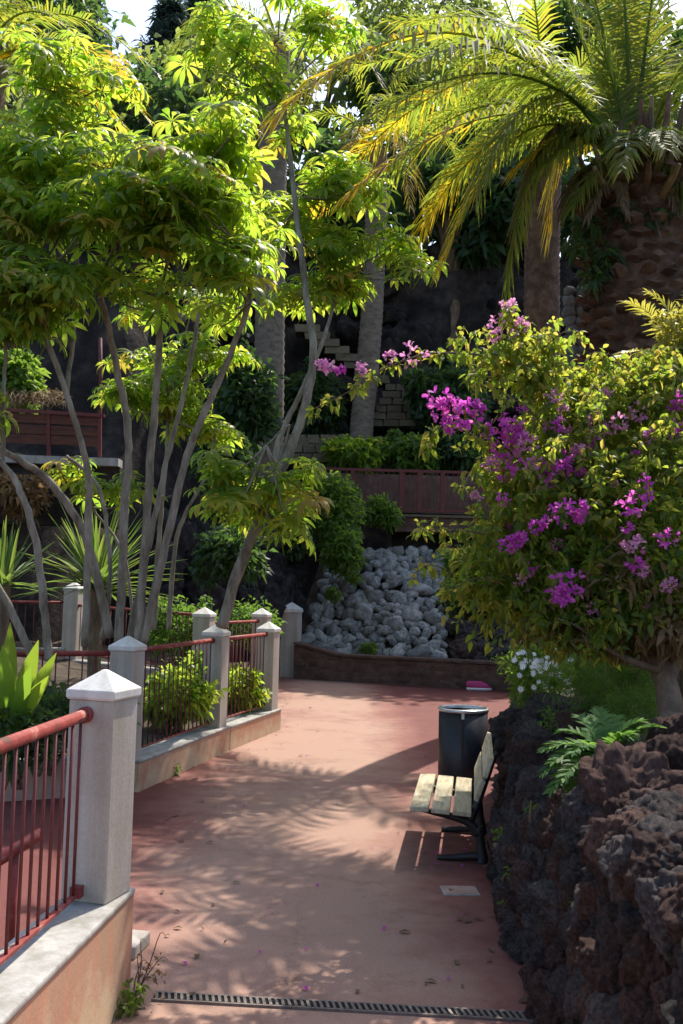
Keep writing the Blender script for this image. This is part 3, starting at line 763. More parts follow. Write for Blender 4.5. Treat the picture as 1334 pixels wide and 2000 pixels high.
# left terrace: wall coping, brown board railing and dry thatch
lt = thing('board_railing', P(90, 890, 17.6), 'dark red-brown board railing on the upper left terrace', 'railing')
for i, (pa, pb, hgt) in enumerate(((812, 824, 0.16), (833, 845, 0.16), (852, 864, 0.16))):
    MB().beam(P(-60, pa, 17.6), P(196, pb, 17.6), 0.05, hgt).build('board', 'brown_wood', lt)
MB().beam(P(-60, 796, 17.55), P(205, 812, 17.55), 0.06, 0.06).build('top_rail', 'red_metal_dark', lt)
for px in (0, 95, 195):
    a_, b_ = P(px, 800, 17.58), P(px, 892, 17.58); MB().beam(a_, b_, 0.06, 0.06, up=Vector((0, 1, 0))).build('post', 'red_metal_dark', lt)
cpn = thing('terrace_wall', P(90, 900, 17.5), 'dark concrete-topped retaining wall under the board railing at left', 'wall')
MB().beam(P(-120, 893, 17.5), P(235, 905, 17.5), 0.35, 0.14).build('coping', 'concrete', cpn)
MB().beam(P(-120, 960, 17.6), P(235, 972, 17.6), 0.3, 1.1).build('body', 'cliff_rock', cpn)
th = thing('thatch_roof', P(70, 790, 18.2), 'strip of pale dry thatch lying above the board railing', 'thatch')
m = MB(); random.seed(8)
for i in range(700):
    p = P(random.uniform(-20, 128), random.uniform(762, 786), random.uniform(18.0, 18.5)); d = Vector((random.uniform(-.6, .6), random.uniform(-.8, .1), random.uniform(-.5, .2))) * 0.2
    m.strip([p, p + d, p + d * 1.7 + Vector((0, 0, -0.04))], [0.02, 0.018, 0.004], Vector((1, 0, 0.3)).normalized())
tag(m.build('straw', 'dry_thatch', th), kind='stuff')
pole = thing('red_pole', P(196, 790, 18.0), 'thin dark red upright pole above the left terrace railing', 'pole')
MB().tube([P(197, 800, 18.0), P(196, 660, 18.0)], 0.035, 8).build('pole', 'red_metal_dark', pole, smooth=True)

# ------------------------------------------------------------------ shoe left by the far wall
sh = G(936, 1349)
t = thing('shoe', sh, 'pink shoe with a white sole lying before the low brown wall', 'shoe')
def shoe_ring(k, z, grow=0.0):
    out = []
    for i in range(20):
        a = 2 * math.pi * i / 20; x = math.cos(a); y_ = math.sin(a)
        wd = 0.085 * (0.80 + 0.25 * x) + grow
        out.append(sh + Vector((x * (0.25 + grow), y_ * wd, z)))
    return out
def loft(rings):
    m = MB(); n = len(rings[0])
    for r_ in rings: m.v += r_
    for j in range(len(rings) - 1):
        for i in range(n):
            a, b = j * n + i, j * n + (i + 1) % n; m.f.append([a, b, b + n, a + n])
    m.f.append(list(range(n))[::-1]); m.f.append([(len(rings) - 1) * n + i for i in range(n)]); return m
loft([shoe_ring(0, 0.004), shoe_ring(0, 0.03, 0.012), shoe_ring(0, 0.06, 0.008)]).build('sole', 'shoe_white', t, smooth=True)
up = []
for k, (z, f) in enumerate(((0.055, 1.0), (0.10, 0.96), (0.15, 0.8), (0.19, 0.55))):
    up.append([sh + Vector(((p - sh).x * f + (-0.10 * k / 3 if k else 0), (p - sh).y * f, z)) for p in shoe_ring(0, z)])
loft(up).build('upper', 'shoe_pink', t, smooth=True)

# ------------------------------------------------------------------ plant tools
def bez(a, b, c, n):
    return [(a * (1 - t) ** 2 + b * 2 * t * (1 - t) + c * t * t) for t in [i / n for i in range(n + 1)]]
def frond(par, base, ctrl, tip, leaf=0.42, n=46, mat='leaf_palm', droop=0.45, rw=0.022, start=0.16, name='frond', wd=0.026, lift=0.25, tipmat=None):
    pts = bez(Vector(base), Vector(ctrl), Vector(tip), 18)
    m = MB(); m.tube(pts, [rw * (1.25 - 1.1 * i / 18) for i in range(19)], 5)
    nr = len(m.f); mats = []
    L_ = [0.0]
    for a, b in zip(pts, pts[1:]): L_.append(L_[-1] + (b - a).length)
    prev = None
    for i in range(n):
        t = start + (1 - start) * (i / (n - 1)); f = t * 18; k = min(17, int(f)); p = pts[k].lerp(pts[k + 1], f - k)
        tg = (pts[k + 1] - pts[k]).normalized()
        side = tg.cross(Vector((0, 0, 1)))
        if side.length < 0.25: side = prev if prev is not None else tg.cross(Vector((0.3, 1, 0)))
        side = side.normalized(); prev = side; nm = side.cross(tg).normalized()
        ln = leaf * (0.35 + 0.75 * math.sin(math.pi * min(1, 0.12 + 0.8 * t)) ** 0.8) * random.uniform(0.85, 1.1)
        ang = lerp(R(72), R(26), t ** 1.3)
        for s in (-1, 1):
            a = ang + random.uniform(-.12, .12)
            d = (tg * math.cos(a) + side * s * math.sin(a) + nm * random.uniform(lift - .2, lift + .2)).normalized()
            wdir = nm.cross(d).normalized(); wdir = (wdir + nm * random.uniform(-.5, .5)).normalized()
            q0 = p; q1 = p + d * ln * 0.5 + Vector((0, 0, -droop * ln * 0.12)); q2 = p + d * ln * 0.92 + Vector((0, 0, -droop * ln * 0.55))
            m.strip([q0, q1, q2], [wd * 0.7, wd, wd * 0.12], wdir)
    o = m.build(name, mat, par, loc=base)
    if tipmat:
        o.data.materials.append(MATS[tipmat])
        for pi, poly in enumerate(o.data.polygons):
            if pi >= nr:
                q = (pi - nr) / max(1, (len(m.f) - nr))
                if random.random() < max(0, (q - 0.32) * 1.8): poly.material_index = 1
    return o
def leaf_cloud(m, c, rad, n, L, W, shell=0.5, up=0.3, droop=0.35, flat=0.5):
    c = Vector(c); rad = Vector(rad) if not isinstance(rad, (int, float)) else Vector((rad,) * 3)
    for _ in range(n):
        d = rdir(); r_ = random.uniform(shell, 1.0) ** 0.7 * random.uniform(0.85, 1.08)
        nn_ = 1 + 0.5 * noise.noise(d * 2.6 + c)
        p = c + Vector((d.x * rad.x, d.y * rad.y, d.z * rad.z)) * r_ * nn_
        dr = (d * 0.7 + rdir() * 0.9 + Vector((0, 0, up))).normalized()
        sd = dr.cross(rdir())
        if sd.length < 0.1: continue
        sd.normalize(); l = L * random.uniform(0.65, 1.25); w_ = W * random.uniform(0.75, 1.2)
        m.strip([p, p + dr * l * 0.5, p + dr * l + Vector((0, 0, -droop * l))], [w_ * 0.35, w_, w_ * 0.08], sd)
def bush(name, base, blobs, label, cat, mat='leaf_shrub', L=0.12, W=0.05, stems=4, group=None, shell=0.35, up=0.3, droop=0.35, bark='bark_brown', foliage='foliage'):
    t = thing(name, base, label, cat, group); m = MB()
    for (c, rad, n) in blobs: leaf_cloud(m, c, rad, n, L, W, shell, up, droop)
    c0, r0, n0 = blobs[0]; r0 = Vector(r0) if not isinstance(r0, (int, float)) else Vector((r0,) * 3)
    for _ in range(9):
        dv = rdir(); leaf_cloud(m, Vector(c0) + Vector((dv.x * r0.x, dv.y * r0.y, dv.z * r0.z)) * random.uniform(.8, 1.25), r0 * random.uniform(.15, .34), max(6, n0 // 26), L, W, .05, up, droop)
    tag(m.build(foliage, mat, t), kind='stuff')
    for i in range(stems):
        c = Vector(blobs[i % len(blobs)][0]) + rv(0.1)
        b = Vector(base) + Vector((random.uniform(-.08, .08), random.uniform(-.08, .08), 0))
        MB().tube([b, b.lerp(c, 0.5) + rv(0.05), c], [0.018, 0.013, 0.006], 5, sub=3).build('stem', bark, t, smooth=True)
    return t

# ------------------------------------------------------------------ big date palm on the right
random.seed(31)
PD = 11.4
pc = P(1238, 345, PD); pr_ = 104 / FPX * PD
pb = Vector((pc.x + 0.05, pc.y, bed_z(pc.x, pc.y) - 0.1))
pal = thing('date_palm', pb, 'massive date palm with thick scaly trunk and dark crown at the right', 'palm')
prof = [(pr_ * 1.12, 0), (pr_ * 1.0, 0.6), (pr_ * 0.93, 1.6), (pr_ * 0.96, pc.z - pb.z - 0.9), (pr_ * 1.06, pc.z - pb.z - 0.35), (pr_ * 0.9, pc.z - pb.z + 0.05), (pr_ * 0.5, pc.z - pb.z + 0.16), (0.02, pc.z - pb.z + 0.2)]
MB().lathe(prof, pb, 28).build('trunk', 'palm_boot', pal, smooth=True)
bm_ = MB(); bm_.v = [Vector(v) for v in ((-0.10, 0, 0.0), (0, 0, -0.055), (0.10, 0, 0.0), (0, 0, 0.075), (-0.085, 0.07, 0.045), (0, 0.10, 0.0), (0.085, 0.07, 0.045), (0, 0.085, 0.095))]
bm_.f = [[0, 1, 5, 4], [1, 2, 6, 5], [4, 5, 6, 7], [2, 3, 7, 6], [3, 0, 4, 7]]
boot = bm_.mesh('leaf_base'); boot.materials.append(MATS['palm_boot'])
hT = pc.z - pb.z; k = 0
for r_ in range(34):
    z = 1.3 + (hT - 1.35) * r_ / 33
    for j in range(15):
        a = 2 * math.pi * (j + 0.5 * (r_ % 2)) / 15 + 0.05 * r_ + random.uniform(-.05, .05)
        rr = interp([(p_[1], p_[0]) for p_ in prof], z) - 0.015
        e = Vector((math.cos(a), math.sin(a), 0))
        if e.y > 0.25: continue
        q = Quaternion((0, 0, 1), a - math.pi / 2) @ Quaternion((1, 0, 0), random.uniform(-0.1, 0.35))
        link('leaf_base', boot, None, pal, pb + e * rr + Vector((0, 0, z)), rot=q, scale=(random.uniform(0.9, 1.3), random.uniform(0.8, 1.9), random.uniform(0.55, 0.95))); k += 1
print('boots', k)
top = pc + Vector((0, 0, 0.2))
for k in range(40):        # fan of cut leaf stalks round the crown
    a = random.uniform(math.pi * 0.9, math.pi * 2.1); e = Vector((math.cos(a), math.sin(a), 0)); f = random.random()
    b = pb + Vector((0, 0, hT - 0.55 + 0.55 * f)) + e * pr_ * lerp(1.0, 0.6, f)
    tp = b + e * random.uniform(0.25, 0.5) * lerp(1, .6, f) + Vector((0, 0, lerp(0.12, 0.75, f) * random.uniform(.7, 1.1)))
    MB().tube([b, b.lerp(tp, .5) + e * 0.05, tp], [0.055, 0.04, 0.022], 5, sub=2).build('leaf_stalk', random.choice(('palm_boot', 'leaf_dead', 'stalk_tan')), pal, loc=b)
def pf(c, tp, **kw):
    c = (c[0], c[1], c[2] * 1.24); tp = (tp[0], tp[1], tp[2] * 1.24)
    kw['n'] = int(kw.get('n', 46) * 1.4); kw['leaf'] = kw.get('leaf', .4) * 1.2; kw['wd'] = 0.03; kw['droop'] = kw.get('droop', .5) * 1.45
    b = top + (P(*c) - top).normalized() * 0.40 + Vector((0, 0, random.uniform(-.25, .05)))
    return frond(pal, b, P(*c), P(*tp), **kw)
YT = dict(tipmat='leaf_palm_yellow')
for (c, tp, kw) in (
    # arching left into the picture
    ((900, -120, 8.3), (527, 235, 6.7), dict(leaf=0.46, n=60, droop=0.7, **YT)),
    ((960, -40, 10.2), (612, 410, 11.4), dict(leaf=0.46, n=58, droop=0.7, **YT)),
    ((1000, 30, 8.3), (690, 250, 6.9), dict(leaf=0.45, n=56, droop=0.6)),
    ((990, 60, 10.6), (742, 262, 12.4), dict(leaf=0.45, n=52, droop=0.6)),
    ((1010, 120, 9.0), (868, 505, 8.8), dict(leaf=0.42, n=54, droop=0.7, **YT)),
    ((985, 150, 10.0), (828, 440, 10.4), dict(leaf=0.42, n=50, droop=0.7, **YT)),
    ((975, 140, 9.2), (690, 370, 8.2), dict(leaf=0.42, n=50, droop=0.7, **YT)),
    ((1035, 130, 8.9), (986, 600, 8.7), dict(leaf=0.30, n=64, droop=0.9, mat='leaf_palm', lift=0.0)),
    ((1030, 150, 9.1), (1000, 520, 8.9), dict(leaf=0.28, n=50, droop=0.9, mat='leaf_dead', lift=0.0)),
    ((1080, 190, 9.6), (1078, 450, 9.4), dict(leaf=0.36, n=40, droop=0.9, mat='leaf_palm_yellow')),
    ((1060, -20, 10.4), (830, 40, 12.0), dict(leaf=0.48, n=56, droop=0.5)),
    ((1060, 80, 10.8), (860, 170, 12.8), dict(leaf=0.45, n=50, droop=0.6)),
    ((960, 100, 10.6), (770, 330, 11.6), dict(leaf=0.42, n=50, droop=0.8)),
    ((1040, 60, 8.8), (930, 380, 8.2), dict(leaf=0.42, n=50, droop=0.8)),
    ((1000, 0, 8.4), (800, 130, 7.0), dict(leaf=0.46, n=52, droop=0.8)),
    # upright and right-hand ones
    ((1180, 60, 9.7), (1110, -200, 10.3), dict(leaf=0.52, n=60, droop=0.35, rw=0.03)),
    ((1255, 120, 9.6), (1290, -120, 10.2), dict(leaf=0.52, n=60, droop=0.35, rw=0.03)),
    ((1310, 120, 9.6), (1480, -60, 10.0), dict(leaf=0.5, n=56, droop=0.4, rw=0.03)),
    ((1220, 0, 9.8), (1200, -380, 10.5), dict(leaf=0.5, n=56, droop=0.4)),
    ((1165, 140, 9.6), (1090, -40, 9.8), dict(leaf=0.48, n=56, droop=0.4)),
    ((1240, 140, 9.8), (1215, -40, 10.2), dict(leaf=0.48, n=56, droop=0.4)),
    ((1330, 170, 9.6), (1400, 0, 10.0), dict(leaf=0.48, n=56, droop=0.4)),
    ((1340, 60, 9.4), (1580, -180, 9.6), dict(leaf=0.5, n=56, droop=0.4)),
    ((1400, 160, 9.2), (1640, 260, 9.2), dict(leaf=0.45, n=50, droop=0.6)),
    ((1380, 230, 9.2), (1450, 520, 9.2), dict(leaf=0.42, n=46, droop=0.7, mat='leaf_palm_yellow')),
    ((1370, 240, 10.0), (1460, 560, 10.6), dict(leaf=0.42, n=46, droop=0.7)),
    ((1340, 230, 9.0), (1400, 330, 8.6), dict(leaf=0.4, n=40, droop=0.6)),
    ((1230, 60, 10.4), (1240, -60, 13.0), dict(leaf=0.5, n=50, droop=0.5)),
    ((1320, 80, 10.4), (1440, 120, 12.8), dict(leaf=0.5, n=50, droop=0.5)),
    ((1130, 90, 10.4), (990, 120, 12.6), dict(leaf=0.5, n=50, droop=0.5)),
    ((1130, 220, 9.0), (1010, 330, 8.8), dict(leaf=0.36, n=40, droop=0.6, **YT)),
    ((1190, 260, 8.9), (1120, 400, 8.6), dict(leaf=0.3, n=36, droop=0.8)),
    ((1290, 260, 8.9), (1345, 390, 8.6), dict(leaf=0.3, n=36, droop=0.8)),
    ((1160, 230, 9.0), (1060, 330, 8.6), dict(leaf=0.34, n=40, droop=0.8)),
    ((1235, 230, 8.7), (1215, 330, 8.2), dict(leaf=0.3, n=36, droop=0.6)),
    ((1275, 220, 8.8), (1300, 290, 8.2), dict(leaf=0.32, n=36, droop=0.6)),
    ((1215, 215, 9.3), (1175, 90, 9.4), dict(leaf=0.4, n=40, droop=0.3))):
    pf(c, tp, **kw)
for (c, tp, l) in (((1225, 300, 8.8), (1284, 445, 8.6), 0.12), ((1180, 320, 8.8), (1150, 420, 8.6), 0.16), ((1290, 310, 8.8), (1322, 400, 8.6), 0.16), ((1120, 300, 9.0), (1100, 420, 8.9), 0.2), ((1200, 320, 8.7), (1225, 420, 8.5), 0.1)):
    pf(c, tp, leaf=l, n=26, mat='leaf_dead', droop=0.9, name='dead_frond')

for (px, py) in ((1150, 440), (1215, 415), (1180, 500), (1262, 430), (1160, 540), (1290, 420), (1130, 480)):
    b = P(px, py, PD - pr_ * 0.98); m = MB(); leaf_cloud(m, b, (.16, .1, .13), 70, .13, .05, .1, -.1)
    m.build('trunk_fern', 'leaf_shrub_dark', pal, loc=b)

# ------------------------------------------------------------------ palms behind
def ringed_palm(px_pts, D, rad, label, fr_list, seed, foot=None, bark='palm_bark'):
    random.seed(seed)
    pts = [P(x, y, D) for x, y in px_pts]
    if foot is not None: pts.insert(0, Vector((pts[0].x, pts[0].y, foot)))
    t = thing('palm_tree', pts[0], label, 'palm', 'palms behind the garden')
    n = 26; line, _ = smooth_line(pts, [1.0] * len(pts), n); rr = []
    for i in range(len(line)):
        rr.append(rad * (1.12 - 0.16 * i / len(line)) * (1.035 if i % 2 else 0.97))
    MB().tube(line, rr, 14).build('trunk', bark, t, smooth=True)
    for (c, tp, kw) in fr_list: frond(t, pts[-1] + rv(0.12), P(*c), P(*tp), **kw)
    return t
Y = dict(mat='leaf_palm_yellow', leaf=0.5, n=42, droop=0.8, wd=0.035, rw=0.03)
Gn = dict(mat='leaf_palm', leaf=0.6, n=42, droop=0.7, wd=0.04, rw=0.03)
ringed_palm([(522, 985), (525, 780), (528, 560), (532, 330), (540, 90)], 24.4, 0.36, 'thick grey palm trunk behind the leaning umbrella tree, crown hidden by leaves',
    [((640, -60, 24), (740, 160, 23), Gn), ((440, -80, 24), (330, 120, 24), Gn), ((600, -120, 25), (680, -60, 26), Gn), ((470, -160, 24), (400, -120, 24), Gn), ((560, 20, 22), (610, 160, 21), Gn), ((480, 0, 23), (420, 210, 22), Gn)], 41, foot=2.0)
ringed_palm([(706, 845), (716, 740), (727, 600), (733, 450), (736, 290)], 27.2, 0.30, 'slimmer palm trunk right of the thick one, yellow drooping fronds above',
    [((665, 225, 26.5), (622, 440, 26), Y), ((800, 225, 26.5), (832, 450, 26), Y), ((700, 190, 25), (668, 330, 24), Y), ((780, 190, 25.5), (800, 400, 24.6), Y), ((840, 180, 27), (905, 330, 27), Gn), ((640, 160, 27), (560, 280, 27), Gn), ((760, 120, 27), (850, 120, 27), Gn), ((700, 100, 27), (640, 90, 27), Gn), ((735, 150, 29), (760, 200, 31), Gn)], 42, foot=3.6)
ringed_palm([(1060, 800), (1058, 600), (1060, 440), (1066, 280)], 17.0, 0.30, 'dark shaded palm trunk between the cliff and the big date palm',
    [((980, 200, 16.5), (905, 330, 16), Gn), ((1000, 120, 17), (900, 140, 17), Gn), ((1090, 100, 18), (1150, 140, 19), Gn), ((1020, 60, 17), (960, -60, 17), Gn), ((1130, 180, 17), (1180, 300, 17), Gn), ((960, 160, 18), (820, 250, 18.5), Gn), ((980, 100, 16), (830, 60, 15.2), Gn), ((1010, 180, 15.5), (950, 300, 14.6), Gn), ((1060, 60, 16), (1030, -80, 15), Gn), ((1120, 80, 16.2), (1250, 60, 16), Gn), ((930, 120, 17), (760, 210, 17.5), Gn), ((920, 60, 18), (700, 130, 19), Gn), ((960, 220, 17.5), (850, 380, 18), Gn), ((940, 20, 16.5), (760, 40, 16), Gn)], 43, foot=0.9, bark='palm_boot')
Y2 = dict(mat='leaf_palm', leaf=0.42, n=50, droop=0.6, wd=0.03, tipmat='leaf_palm_yellow'); G2 = dict(mat='leaf_palm', leaf=0.44, n=50, droop=0.5, wd=0.03)
ringed_palm([(-60, 900), (-50, 600), (-40, 350), (-25, 130)], 14.5, 0.30, 'palm at the upper left edge with arching yellow-tipped fronds',
    [((90, -60, 14.2), (268, 110, 13.6), G2), ((110, 30, 14.2), (290, 235, 13.6), Y2), ((140, 10, 14.8), (275, 180, 15.2), Y2), ((40, -140, 14.3), (200, -100, 14), G2), ((-60, -120, 14), (-180, 40, 14), G2), ((20, 70, 13.4), (60, 230, 12.8), G2), ((60, 60, 15), (150, 200, 16), G2), ((-10, -150, 14.5), (0, -260, 15), G2), ((90, 60, 14.6), (240, 250, 14.9), dict(Y2, mat='leaf_palm_yellow')), ((30, -40, 13.4), (140, 60, 12.4), G2)], 44, foot=0.5)

# ------------------------------------------------------------------ umbrella trees
def umbrella_leaf(seed):
    rs = random.Random(seed); m = MB(); n = rs.choice((10, 11, 12)); a0 = rs.uniform(0, 6.28)
    for i in range(n):
        a = a0 + (2 * math.pi * i / n) * 0.94 + rs.uniform(-.1, .1)
        h = Vector((math.cos(a), math.sin(a), 0)); sd = Vector((-math.sin(a), math.cos(a), 0))
        L = rs.uniform(0.22, 0.31) ; el = rs.uniform(R(8), R(28)); bend = rs.uniform(R(70), R(120))
        p = h * 0.012; pts, ups = [], []
        for k in range(7):
            th = el - bend * (k / 6) ** 1.1
            tg = h * math.cos(th) + Vector((0, 0, math.sin(th)))
            pts.append(p.copy()); ups.append(sd.cross(tg) * -1)
            p = p + tg * (L / 6 * (1.3 if k == 0 else 0.95))
        ws = [0.007, 0.012, 0.042, 0.060, 0.057, 0.036, 0.004]
        tw = rs.uniform(-.35, .35); sds = [(sd + ups[k] * tw).normalized() for k in range(7)]
        m.vee(pts, ws, sds, ups, -0.22)
    m.tube([(0, 0, 0.0), (0.02, 0.01, -0.10), (0.0, 0.03, -0.24)], [0.004, 0.005, 0.006], 4)
    me = m.mesh('leaf', smooth=True); me.materials.append(MATS['leaf_umbrella']); return me
ULEAF = [umbrella_leaf(100 + i) for i in range(7)]
ULEAFY = [with_mat(me, 'leaf_umbrella_old') for me in ULEAF]
ULV = [([v.co.copy() for v in me.vertices], [list(p_.vertices) for p_ in me.polygons]) for me in ULEAF]
def umbrella_tree(label, stems, blobs, seed, D, cap=300, bark='bark_pale', scale=1.0):
    """stems: list of (px polyline with optional depth, r0, r1); blobs: (px,py,rx,ry,D,n leaves)"""
    random.seed(seed)
    base = P(stems[0][0][0][0], stems[0][0][0][1], D)
    t = thing('umbrella_tree', base, label, 'tree', 'umbrella trees in the left bed')
    ends = []
    for (line, r0, r1) in stems:
        pts = [P(q[0], q[1], D + (q[2] if len(q) > 2 else 0)) for q in line]
        if line is stems[0][0] or True:
            gz = lbed_z(pts[0].x, pts[0].y)
            if len(line[0]) < 4 and pts[0].z > gz - 0.05 and pts[0].z < gz + 0.9: pts.insert(0, Vector((pts[0].x, pts[0].y, gz - 0.12)))
        n = len(pts); sl_, sr = smooth_line(pts, [lerp(r0, r1, i / (n - 1)) for i in range(n)], 7)
        for i in range(1, len(sl_) - 1):
            sl_[i] = sl_[i] + rv(0.008); sr[i] *= random.uniform(0.93, 1.09)
        sr = [r_ * 0.78 for r_ in sr]; MB().tube(sl_, sr, 9).build('stem', bark, t, smooth=True); ends += sl_[len(sl_) // 2:]
    LV = []
    for (px, py, rx, ry, d, n) in blobs:
        c = P(px, py, d); sx, sz = rx / FPX * d, ry / FPX * d; sy = (sx + sz) * 0.55
        near = min(ends, key=lambda e: (e - c).length)
        terms = []
        m = MB(); nt_ = max(1, round(n / 8.2))
        for i in range(nt_):
            dv = rdir(); q = c + Vector((dv.x * sx, dv.y * sy, dv.z * sz * 1.15)) * random.uniform(0.3, 1.25)
            terms.append(q)
            md = near.lerp(q, 0.55) + Vector((0, 0, -0.08)) + rv(0.05)
            m.tube([near, md, q + Vector((0, 0, -0.1))], [0.015, 0.011, 0.007], 5, sub=4)
        m.build('branch', bark, t, smooth=True)
        for q in terms:
            for j in range(random.randint(6, 10)):
                a = random.uniform(0, 6.28); el = random.uniform(-0.25, 0.9)
                dv = Vector((math.cos(a) * math.cos(el), math.sin(a) * math.cos(el), math.sin(el)))
                hub = q + dv * random.uniform(0.10, 0.40) * scale + rv(0.05)
                nrm = (dv * 0.55 + Vector((0, 0, 0.9)) + rv(0.3)).normalized()
                rot = nrm.to_track_quat('Z', 'Y') @ Quaternion((0, 0, 1), random.uniform(0, 6.28))
                LV.append((hub, rot, random.uniform(0.62, 1.16) * scale, random.randrange(len(ULEAF))))
    LV.sort(key=lambda l: -l[2] / l[0].y); k = len(LV)
    for q_, (hub, rot, sc_, mi) in enumerate(LV[:cap]): link('leaf', ULEAFY[mi] if q_ % 17 == 0 else ULEAF[mi], None, t, hub, rot=rot, scale=sc_)
    if len(LV) > cap:
        m = MB()
        for (hub, rot, sc_, mi) in LV[cap:]:
            M4 = Matrix.Translation(hub) @ rot.to_matrix().to_4x4() @ Matrix.Scale(sc_, 4); b0 = len(m.v)
            m.v += [M4 @ v for v in ULV[mi][0]]; m.f += [[b0 + x for x in f] for f in ULV[mi][1]]
        tag(m.build('foliage', 'leaf_umbrella', t, smooth=True), kind='stuff')
    print(label[:30], 'leaves', k)
    return t
umbrella_tree('many-stemmed umbrella tree with grey stems rising behind the middle railing',
    [([(232, 1262), (243, 1000), (250, 850), (216, 660, -.2), (190, 560, -.4)], 0.060, 0.035),
     ([(270, 1262), (288, 980), (308, 720), (318, 560), (330, 420)], 0.058, 0.03),
     ([(278, 1262), (325, 1060), (365, 890), (430, 740), (488, 590, -.2), (500, 500, -.2)], 0.058, 0.03),
     ([(250, 1262, .3), (300, 1020, .5), (330, 880, .6), (370, 720, .8), (400, 540, .9)], 0.045, 0.025)],
    [(275, 310, 110, 50, 9.4, 42), (420, 310, 110, 50, 9.4, 42), (240, 430, 110, 60, 9.0, 42), (390, 420, 130, 60, 9.0, 49), (470, 460, 80, 70, 9.5, 35), (330, 520, 110, 50, 9.1, 42), (440, 570, 80, 50, 9.4, 28), (250, 560, 70, 50, 9.3, 21), (180, 370, 80, 60, 9.6, 21)], 51, 9.8, cap=300)
umbrella_tree('spreading umbrella tree with slanting stems whose bright top stands over the left crowns',
    [([(165, 1262, -.2), (174, 1000, -.3), (168, 900, -.4), (130, 770, -.5), (85, 640, -.6), (70, 540, -.6)], 0.048, 0.03),
     ([(215, 1245, .1), (168, 1050, 0), (95, 940, -.2), (20, 890, -.4), (-60, 840, -.5)], 0.060, 0.035),
     ([(200, 1250, .2), (215, 1120, .3), (195, 960, .5), (130, 890, .6)], 0.035, 0.02),
     ([(130, 770, -.5, 1), (150, 560, 0, 1), (145, 300, .3, 1), (140, 190, .4, 1)], 0.03, 0.02)],
    [(125, 170, 80, 35, 10.1, 42), (90, 260, 80, 40, 10.0, 28), (60, 340, 110, 60, 9.4, 49), (40, 450, 100, 60, 9.0, 49), (140, 430, 80, 60, 9.2, 35), (60, 560, 110, 50, 8.9, 49), (130, 620, 80, 40, 9.1, 28), (-30, 600, 60, 60, 9.0, 21)], 55, 9.8, cap=300)
umbrella_tree('leaning single-trunk umbrella tree forking beside the thick palm trunk',
    [([(432, 1225), (470, 1100), (530, 960), (585, 830, .2), (612, 700, .5), (600, 590, .8), (585, 470, 1.0), (568, 320, 1.1), (552, 180, 1.2)], 0.092, 0.035),
     ([(530, 945), (545, 860, .2), (600, 740, .6), (640, 640, 1.0), (665, 540, 1.5)], 0.05, 0.025),
     ([(545, 900, .0, 1), (565, 830, -.1, 1), (520, 870, -.3, 1)], 0.02, 0.012)],
    [(450, 50, 110, 80, 12.6, 35), (480, 180, 120, 70, 12.6, 35), (600, 40, 80, 70, 12.8, 21), (690, 390, 90, 60, 13.2, 35), (735, 510, 90, 65, 13.2, 49), (630, 480, 70, 70, 12.9, 28), (645, 350, 60, 50, 12.8, 21), (500, 965, 85, 45, 11.3, 50), (560, 1010, 50, 35, 11.3, 20), (450, 950, 45, 30, 11.4, 20), (545, 430, 50, 80, 13.0, 32), (560, 600, 45, 40, 12.9, 16), (560, 250, 60, 50, 12.8, 14), (690, 580, 80, 20, 13.0, 21), (390, 130, 60, 60, 12.8, 14)], 52, 11.6, cap=300, scale=1.1)
umbrella_tree('low umbrella tree with brightly lit leaves behind the grey stems',
    [([(300, 1230), (310, 1050), (325, 900), (330, 760)], 0.05, 0.025), ([(330, 1230), (345, 1050), (400, 930), (420, 840)], 0.045, 0.02), ([(260, 1220), (240, 1080), (170, 980), (140, 930)], 0.03, 0.015)],
    [(310, 690, 100, 60, 13.0, 42), (400, 660, 70, 60, 13.2, 28), (270, 800, 80, 60, 12.8, 35), (380, 830, 80, 60, 12.9, 42), (330, 760, 90, 60, 13.2, 42), (210, 960, 90, 40, 12.6, 28), (420, 610, 60, 40, 13.4, 14)], 53, 12.8, cap=260)
umbrella_tree('thin bent umbrella tree stems leaning out at the left edge',
    [([(95, 1290), (88, 1200), (70, 1060), (40, 960), (0, 900), (-60, 850)], 0.05, 0.032), ([(70, 1300), (25, 1200), (-40, 1080)], 0.048, 0.04), ([(5, 900, .3, 1), (8, 760, .4, 1), (12, 660, .4, 1)], 0.03, 0.02)],
    [(10, 640, 60, 50, 9.2, 21), (-60, 780, 60, 60, 8.8, 21)], 54, 8.8, cap=60)

# ------------------------------------------------------------------ bougainvillea
random.seed(61)
bz = P(1318, 1385, 6.2)
bg_ = thing('bougainvillea', bz, 'large bougainvillea with magenta flowers overhanging the lava wall on the right', 'shrub')
trunk = [Vector((bz.x, bz.y, bz.z - 0.15)), P(1300, 1330, 6.5), P(1270, 1270, 6.6), P(1225, 1215, 6.8), P(1170, 1130, 7.1)]
MB().tube(trunk, [0.10, 0.075, 0.065, 0.055, 0.03], 9, sub=6).build('trunk', 'bark_brown', bg_, smooth=True)
def limb(px, r0, r1):
    pts = [P(*q) for q in px]; MB().tube(pts, [lerp(r0, r1, i / (len(pts) - 1)) for i in range(len(pts))], 7, sub=6).build('branch', 'bark_brown', bg_, smooth=True); return pts
limb([(1300, 1330, 6.5), (1330, 1250, 6.7), (1340, 1100, 7.1), (1320, 900, 7.4)], 0.06, 0.02)
limb([(1225, 1215, 6.8), (1120, 1150, 6.9), (1000, 1090, 7.1)], 0.035, 0.012)
limb([(1290, 1310, 6.5), (1230, 1290, 6.4), (1160, 1255, 6.5), (1090, 1250, 6.6)], 0.03, 0.01)
SPRAY1 = [(1170, 1130, 7.1), (1110, 900, 7.3), (1060, 780, 7.3), (980, 705, 7.2), (850, 690, 7.0), (750, 720, 6.9), (690, 760, 6.9), (610, 800, 6.9)]
